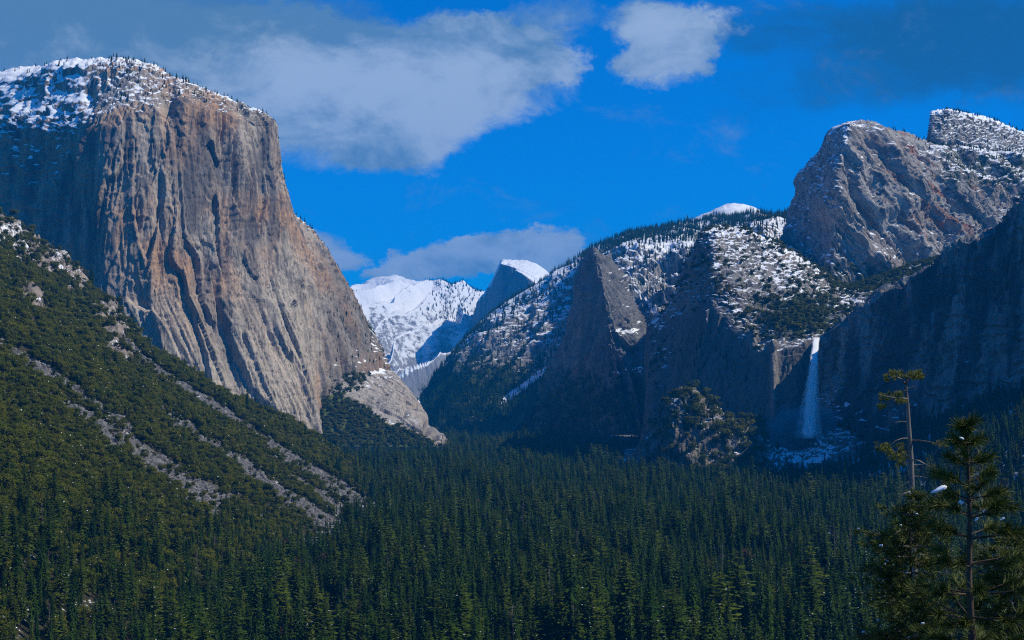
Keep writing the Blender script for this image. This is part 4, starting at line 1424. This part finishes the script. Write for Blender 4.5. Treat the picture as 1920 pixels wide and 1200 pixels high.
def tuft(g, p, d, n, ln, wid_, rd, spread=0.9, back=0.5):
    """a brush of needles round the end of a twig"""
    d = Vector(d).normalized()
    a = d.orthogonal().normalized(); b = d.cross(a)
    for k in range(n):
        w = rd.random() * 6.283
        s0 = rd.random()
        o = Vector(p) - d * (s0 * back * ln)
        e = (d * rd.uniform(0.45, 1.15) + (a * math.cos(w) + b * math.sin(w)) * rd.uniform(0.3, spread)).normalized()
        l_ = ln * rd.uniform(0.7, 1.1)
        sd = e.cross(Vector((rd.gauss(0, 1), rd.gauss(0, 1), rd.gauss(0, 1)))).normalized() * wid_
        tip = o + e * l_ + Vector((0, 0, -0.10 * l_ * rd.random()))
        g.quad(o - sd, o + sd, tip + sd * 0.3, tip - sd * 0.3)


def ground_at(x, y):
    return float(h_near(np.array(x), np.array(y)))


def young_pine():
    rd = random.Random(3)
    base = Vector(unproject(1822, 1200, 22)); top = Vector(unproject(1813, 800, 22))
    gz = ground_at(base.x, 22.0)
    root = empty('young_pine', (base.x + 0.1, 22.0, gz), label='young long-needled pine standing closest, at the lower right edge', category='tree')
    O = Vector(root.location)
    tr, limbs, nd = Geo(), Geo(), Geo()
    H = top.z - gz
    def axis(z):
        t = (z - base.z) / (top.z - base.z)
        p = base.lerp(top, t)
        return Vector((p.x + 0.02 * math.sin(z * 2.1), 22.0, z))
    zs = [gz - 0.3, gz + 3, gz + 6, base.z - 1, base.z, base.z + 1, base.z + 2, base.z + 3, top.z]
    tr.add(*tube([axis(z) - O for z in zs], [0.19, 0.16, 0.13, 0.075, 0.065, 0.05, 0.038, 0.026, 0.008], 8))
    z = top.z - 0.02
    lev = 0
    tuft(nd, axis(top.z) - O, (0, 0, 1), 220, 0.22, 0.0045, rd, 1.2, 1.3)
    while z > gz + 5.5:
        dn = top.z - z
        L = min(0.16 + 0.34 * dn ** 0.9, 1.75)
        nb = 5 if dn < 1.2 else 6
        ph = rd.random() * 6.28
        for k in range(nb):
            a = ph + 6.283 * k / nb + rd.uniform(-0.35, 0.35)
            ln = L * rd.uniform(0.7, 1.15)
            d = Vector((math.cos(a), math.sin(a), 0))
            up = rd.uniform(0.35, 0.7) if dn < 1.5 else rd.uniform(0.05, 0.45)
            p0 = axis(z + rd.uniform(-0.05, 0.05)) - O
            p1 = p0 + d * ln * 0.55 + Vector((0, 0, up * ln * 0.32))
            p2 = p0 + d * ln + Vector((0, 0, up * ln * 0.75))
            limbs.add(*tube([p0, p1, p2], [0.012 + 0.006 * L, 0.009 + 0.003 * L, 0.004], 5))
            dirt = (p2 - p1).normalized()
            tuft(nd, p2, dirt, 170, 0.23, 0.0045, rd, 1.0, 1.2)
            ns = int(ln * 2.2)
            for q in range(ns):
                f = rd.uniform(0.35, 0.98)
                pb = p0.lerp(p1, f / 0.55) if f < 0.55 else p1.lerp(p2, (f - 0.55) / 0.45)
                sd = (d * 0.7 + Vector((-d.y, d.x, 0)) * rd.choice((-1, 1)) * rd.uniform(0.5, 1) + Vector((0, 0, rd.uniform(0.1, 0.6)))).normalized()
                pe = pb + sd * rd.uniform(0.12, 0.32)
                limbs.add(*tube([pb, pb.lerp(pe, 0.5), pe], [0.006, 0.005, 0.003], 4))
                tuft(nd, pe, sd, 130, 0.22, 0.0045, rd, 1.0, 1.0)
        z -= rd.uniform(0.24, 0.36) if dn < 1.5 else rd.uniform(0.32, 0.5)
    link('trunk', tr.mesh('trunk', [M_bark], True), root)
    link('limbs', limbs.mesh('limbs', [M_bark], True), root)
    o = link('needles', nd.mesh('needles', [M_needle]), root)
    o['kind'] = 'stuff'
    return root


young_pine()


def tall_pine():
    rd = random.Random(12)
    Yp = 66.0
    u = lambda x, y, dy=0.0: Vector(unproject(x, y, Yp + dy))
    low = u(1711, 950)
    gz = ground_at(low.x, Yp)
    root = empty('sparse_pine', (low.x, Yp, gz), label='tall thin half-dead pine with a flat tuft on top', category='tree')
    O = Vector(root.location)
    tr = Geo()
    P_ = [O + Vector((0.1, 0, -0.5)), O + Vector((0.1, 0, (low.z - gz) * 0.5)), low, u(1708, 860), u(1704, 800), u(1702, 760), u(1699, 730), u(1698, 718)]
    tr.add(*tube([p - O for p in P_], [0.33, 0.24, 0.155, 0.135, 0.11, 0.09, 0.07, 0.05], 9))
    link('trunk', tr.mesh('trunk', [M_grey], True), root)
    limbs = [
        [(1698,720,0),(1703,712,0),(1712,707,0.2),(1728,706,0.4)], [(1698,720,0),(1690,710,-0.3),(1676,706,-0.4),(1664,710,-0.5)],
        [(1699,722,0),(1701,706,-0.5),(1700,697,-0.6)], [(1700,728,0),(1712,724,0.3),(1716,727,0.4)],
        [(1700,733,0),(1690,731,-0.2),(1686,733,0)], [(1702,748,0),(1690,746,-0.5),(1672,745,-0.8),(1650,740,-1)],
        [(1702,752,0),(1694,752,0.6),(1672,756,0.8),(1655,763,1)], [(1703,791,0),(1690,790,-0.2),(1678,792,-0.3)],
        [(1704,822,0),(1692,822,-0.3),(1680,826,-0.4),(1670,834,-0.5)],
        [(1706,826,0),(1725,826,-0.2),(1745,829,-0.4),(1758,835,-0.6),(1772,838,-0.8)], [(1757,835,-0.6),(1763,830,-0.7),(1772,828,-0.8)],
        [(1705,843,0),(1690,843,0.2),(1680,848,0.4),(1668,842,0.5)], [(1708,861,0),(1724,864,-0.4),(1740,873,-0.6),(1765,884,-0.8)],
        [(1708,871,0),(1720,872,0.3),(1732,870,0.5)], [(1708,902,0),(1697,906,-0.3),(1690,914,-0.4)],
        [(1710,920,0),(1696,925,-0.3),(1683,930,-0.5),(1687,938,-0.5)], [(1706,893,0),(1722,893,0.4),(1740,896,0.6)]]
    for L in limbs:
        pp = [u(*q) - O for q in L]
        r0 = 0.05 if len(pp) > 3 else 0.032
        g = Geo()
        g.add(*tube(pp, [r0 * (1 - 0.75 * i / (len(pp) - 1)) for i in range(len(pp))], 5))
        link('branch', g.mesh('branch', [M_grey], True), root)
    nd = Geo()
    def cloud(x, y, w, h, n):
        for _ in range(n):
            p = u(x + rd.uniform(-1, 1) * w, y + rd.uniform(-1, 1) * h, rd.uniform(-0.8, 0.8)) - O
            tuft(nd, p, (rd.uniform(-0.6, 0.6), rd.uniform(-0.6, 0.6), 1), 34, 0.22, 0.009, rd, 1.0, 0.5)
    cloud(1700, 702, 30, 6, 46); cloud(1720, 706, 13, 5, 16); cloud(1668, 708, 10, 5, 10); cloud(1672, 744, 22, 8, 32); cloud(1690, 750, 10, 6, 12)
    cloud(1654, 762, 8, 5, 9); cloud(1672, 845, 22, 12, 26); cloud(1655, 838, 14, 7, 12); cloud(1692, 866, 12, 10, 12); cloud(1765, 832, 14, 5, 14); cloud(1684, 856, 16, 8, 14)
    o = link('needles', nd.mesh('needles', [M_needle2]), root)
    o['kind'] = 'stuff'


tall_pine()


def dense_pine(px0, ytop, Yp, H, seed, wid_, label, name='bushy_pine', snowy=0.035):
    rd = random.Random(seed)
    top = Vector(unproject(px0, ytop, Yp))
    gz = ground_at(top.x, Yp)
    root = empty(name, (top.x, Yp, gz), label=label, category='tree')
    O = Vector(root.location)
    tr, li, nd, sn = Geo(), Geo(), Geo(), Geo()
    h = top.z - gz
    tr.add(*tube([(0, 0, -0.3), (0.05, 0, h * 0.5), (0, 0, h * 0.97)], [0.28, 0.18, 0.03], 8))
    z = h
    while z > h - H:
        dn = h - z
        L = wid_ * min(1.0, 0.35 + dn / (H * 0.35))
        for k in range(5):
            a = rd.random() * 6.283
            ln = L * rd.uniform(0.45, 1.1)
            d = Vector((math.cos(a), math.sin(a), 0))
            p0 = Vector((0, 0, z)); p1 = p0 + d * ln * 0.6 + Vector((0, 0, ln * 0.06)); p2 = p0 + d * ln + Vector((0, 0, ln * rd.uniform(-0.05, 0.2)))
            li.add(*tube([p0, p1, p2], [0.035, 0.022, 0.007], 5))
            for q in range(int(14 * ln)):
                f = rd.uniform(0.25, 1.0)
                pb = p0.lerp(p2, f) + Vector((rd.gauss(0, 0.16), rd.gauss(0, 0.16), rd.gauss(0, 0.10))) * ln
                tuft(nd, pb, (d + Vector((rd.gauss(0, .5), rd.gauss(0, .5), rd.uniform(0.1, 0.9)))), 26, 0.24, 0.009, rd, 1.0, 0.7)
                if rd.random() < snowy:
                    r_ = rd.uniform(0.02, 0.075)
                    sn.add(*tube([pb + Vector((-r_, 0, 0.1)), pb + Vector((-r_ * 0.4, 0.02, 0.13)), pb + Vector((r_ * 0.5, 0, 0.13)), pb + Vector((r_, 0, 0.09))], [0.01, r_ * 0.5, r_ * 0.55, 0.01], 6))
        z -= rd.uniform(0.22, 0.4)
    link('trunk', tr.mesh('trunk', [M_bark], True), root)
    link('limbs', li.mesh('limbs', [M_grey], True), root)
    o = link('needles', nd.mesh('needles', [M_needle]), root); o['kind'] = 'stuff'
    if sn.v:
        o = link('snow_flecks', sn.mesh('snow_flecks', [M_snow], True), root); o['kind'] = 'stuff'


dense_pine(1705, 930, 48, 6.2, 21, 1.75, 'dense dark pine with snow flecks below the sparse pine')
dense_pine(1900, 1010, 40, 4.5, 23, 1.9, 'dark pine cut by the right edge of the photo')


# clumps of snow caught on the young pine
def snow_clump(px_, py_, w, h, tilt, label, seed):
    rd = np.random.default_rng(seed)
    c = Vector(unproject(px_, py_, 21.6))
    bm = bmesh.new()
    bmesh.ops.create_icosphere(bm, subdivisions=3, radius=1.0)
    me = bpy.data.meshes.new('snow_clump'); 
    s = 21.6 / F
    for v in bm.verts:
        q = np.array([[v.co.x * 1.4 + seed, v.co.y * 1.4, v.co.z * 1.4]])
        k = 1 + 0.45 * float(fbm(q, 3)[0])
        x, z = v.co.x * w * s * k, v.co.z * h * s * k
        if v.co.z < 0:
            z *= 0.6
        y = v.co.y * h * s * k
        v.co = (x * math.cos(tilt) - z * math.sin(tilt), y, x * math.sin(tilt) + z * math.cos(tilt))
    bm.to_mesh(me); bm.free()
    for p in me.polygons:
        p.use_smooth = True
    me.materials.append(M_snow)
    o = link('snow_clump', me, label=label, category='snow', group='snow caught on the young pine')
    o.location = c


snow_clump(1762, 918, 16, 5, 0.42, 'long white clump of snow on the young pine left limb', 1)
snow_clump(1802, 943, 5.5, 4.5, 0.15, 'round white clump of snow beside the young pine trunk', 2)
snow_clump(1803, 822, 4, 2.4, -0.4, 'small snow clump near the top of the young pine', 3)
snow_clump(1831, 974, 4.5, 2.2, 0.9, 'small snow clump right of the young pine trunk', 4)
snow_clump(1879, 973, 5.5, 2.2, 0.4, 'small snow clump on the outer right limb of the young pine', 5)

# ------------------------------------------------------------------ air
HAZE = 4.2e-5
if HAZE > 0:
    m = bpy.data.materials.new('haze')
    m.use_nodes = True
    m.node_tree.nodes.clear()
    t = NT(m.node_tree)
    out = t.n('ShaderNodeOutputMaterial')
    v = t.n('ShaderNodeVolumePrincipled')
    v.inputs['Color'].default_value = (0.01, 0.36, 1.0, 1)
    v.inputs['Density'].default_value = HAZE
    v.inputs['Anisotropy'].default_value = 0.0
    t.link(v.outputs[0], out.inputs['Volume'])
    x0, x1, y0, y1, z0, z1 = -9000, 9000, -1500, 20000, -16, 2300
    vs = [(x, y, z) for x in (x0, x1) for y in (y0, y1) for z in (z0, z1)]
    fs = [0, 1, 3, 2, 4, 6, 7, 5, 0, 4, 5, 1, 2, 3, 7, 6, 0, 2, 6, 4, 1, 5, 7, 3]
    me = mesh_from('haze', np.array(vs, float), np.array(fs), 4, None, False, [m])
    link('haze', me, kind='stuff', label='thin blue haze filling the valley air', category='haze')
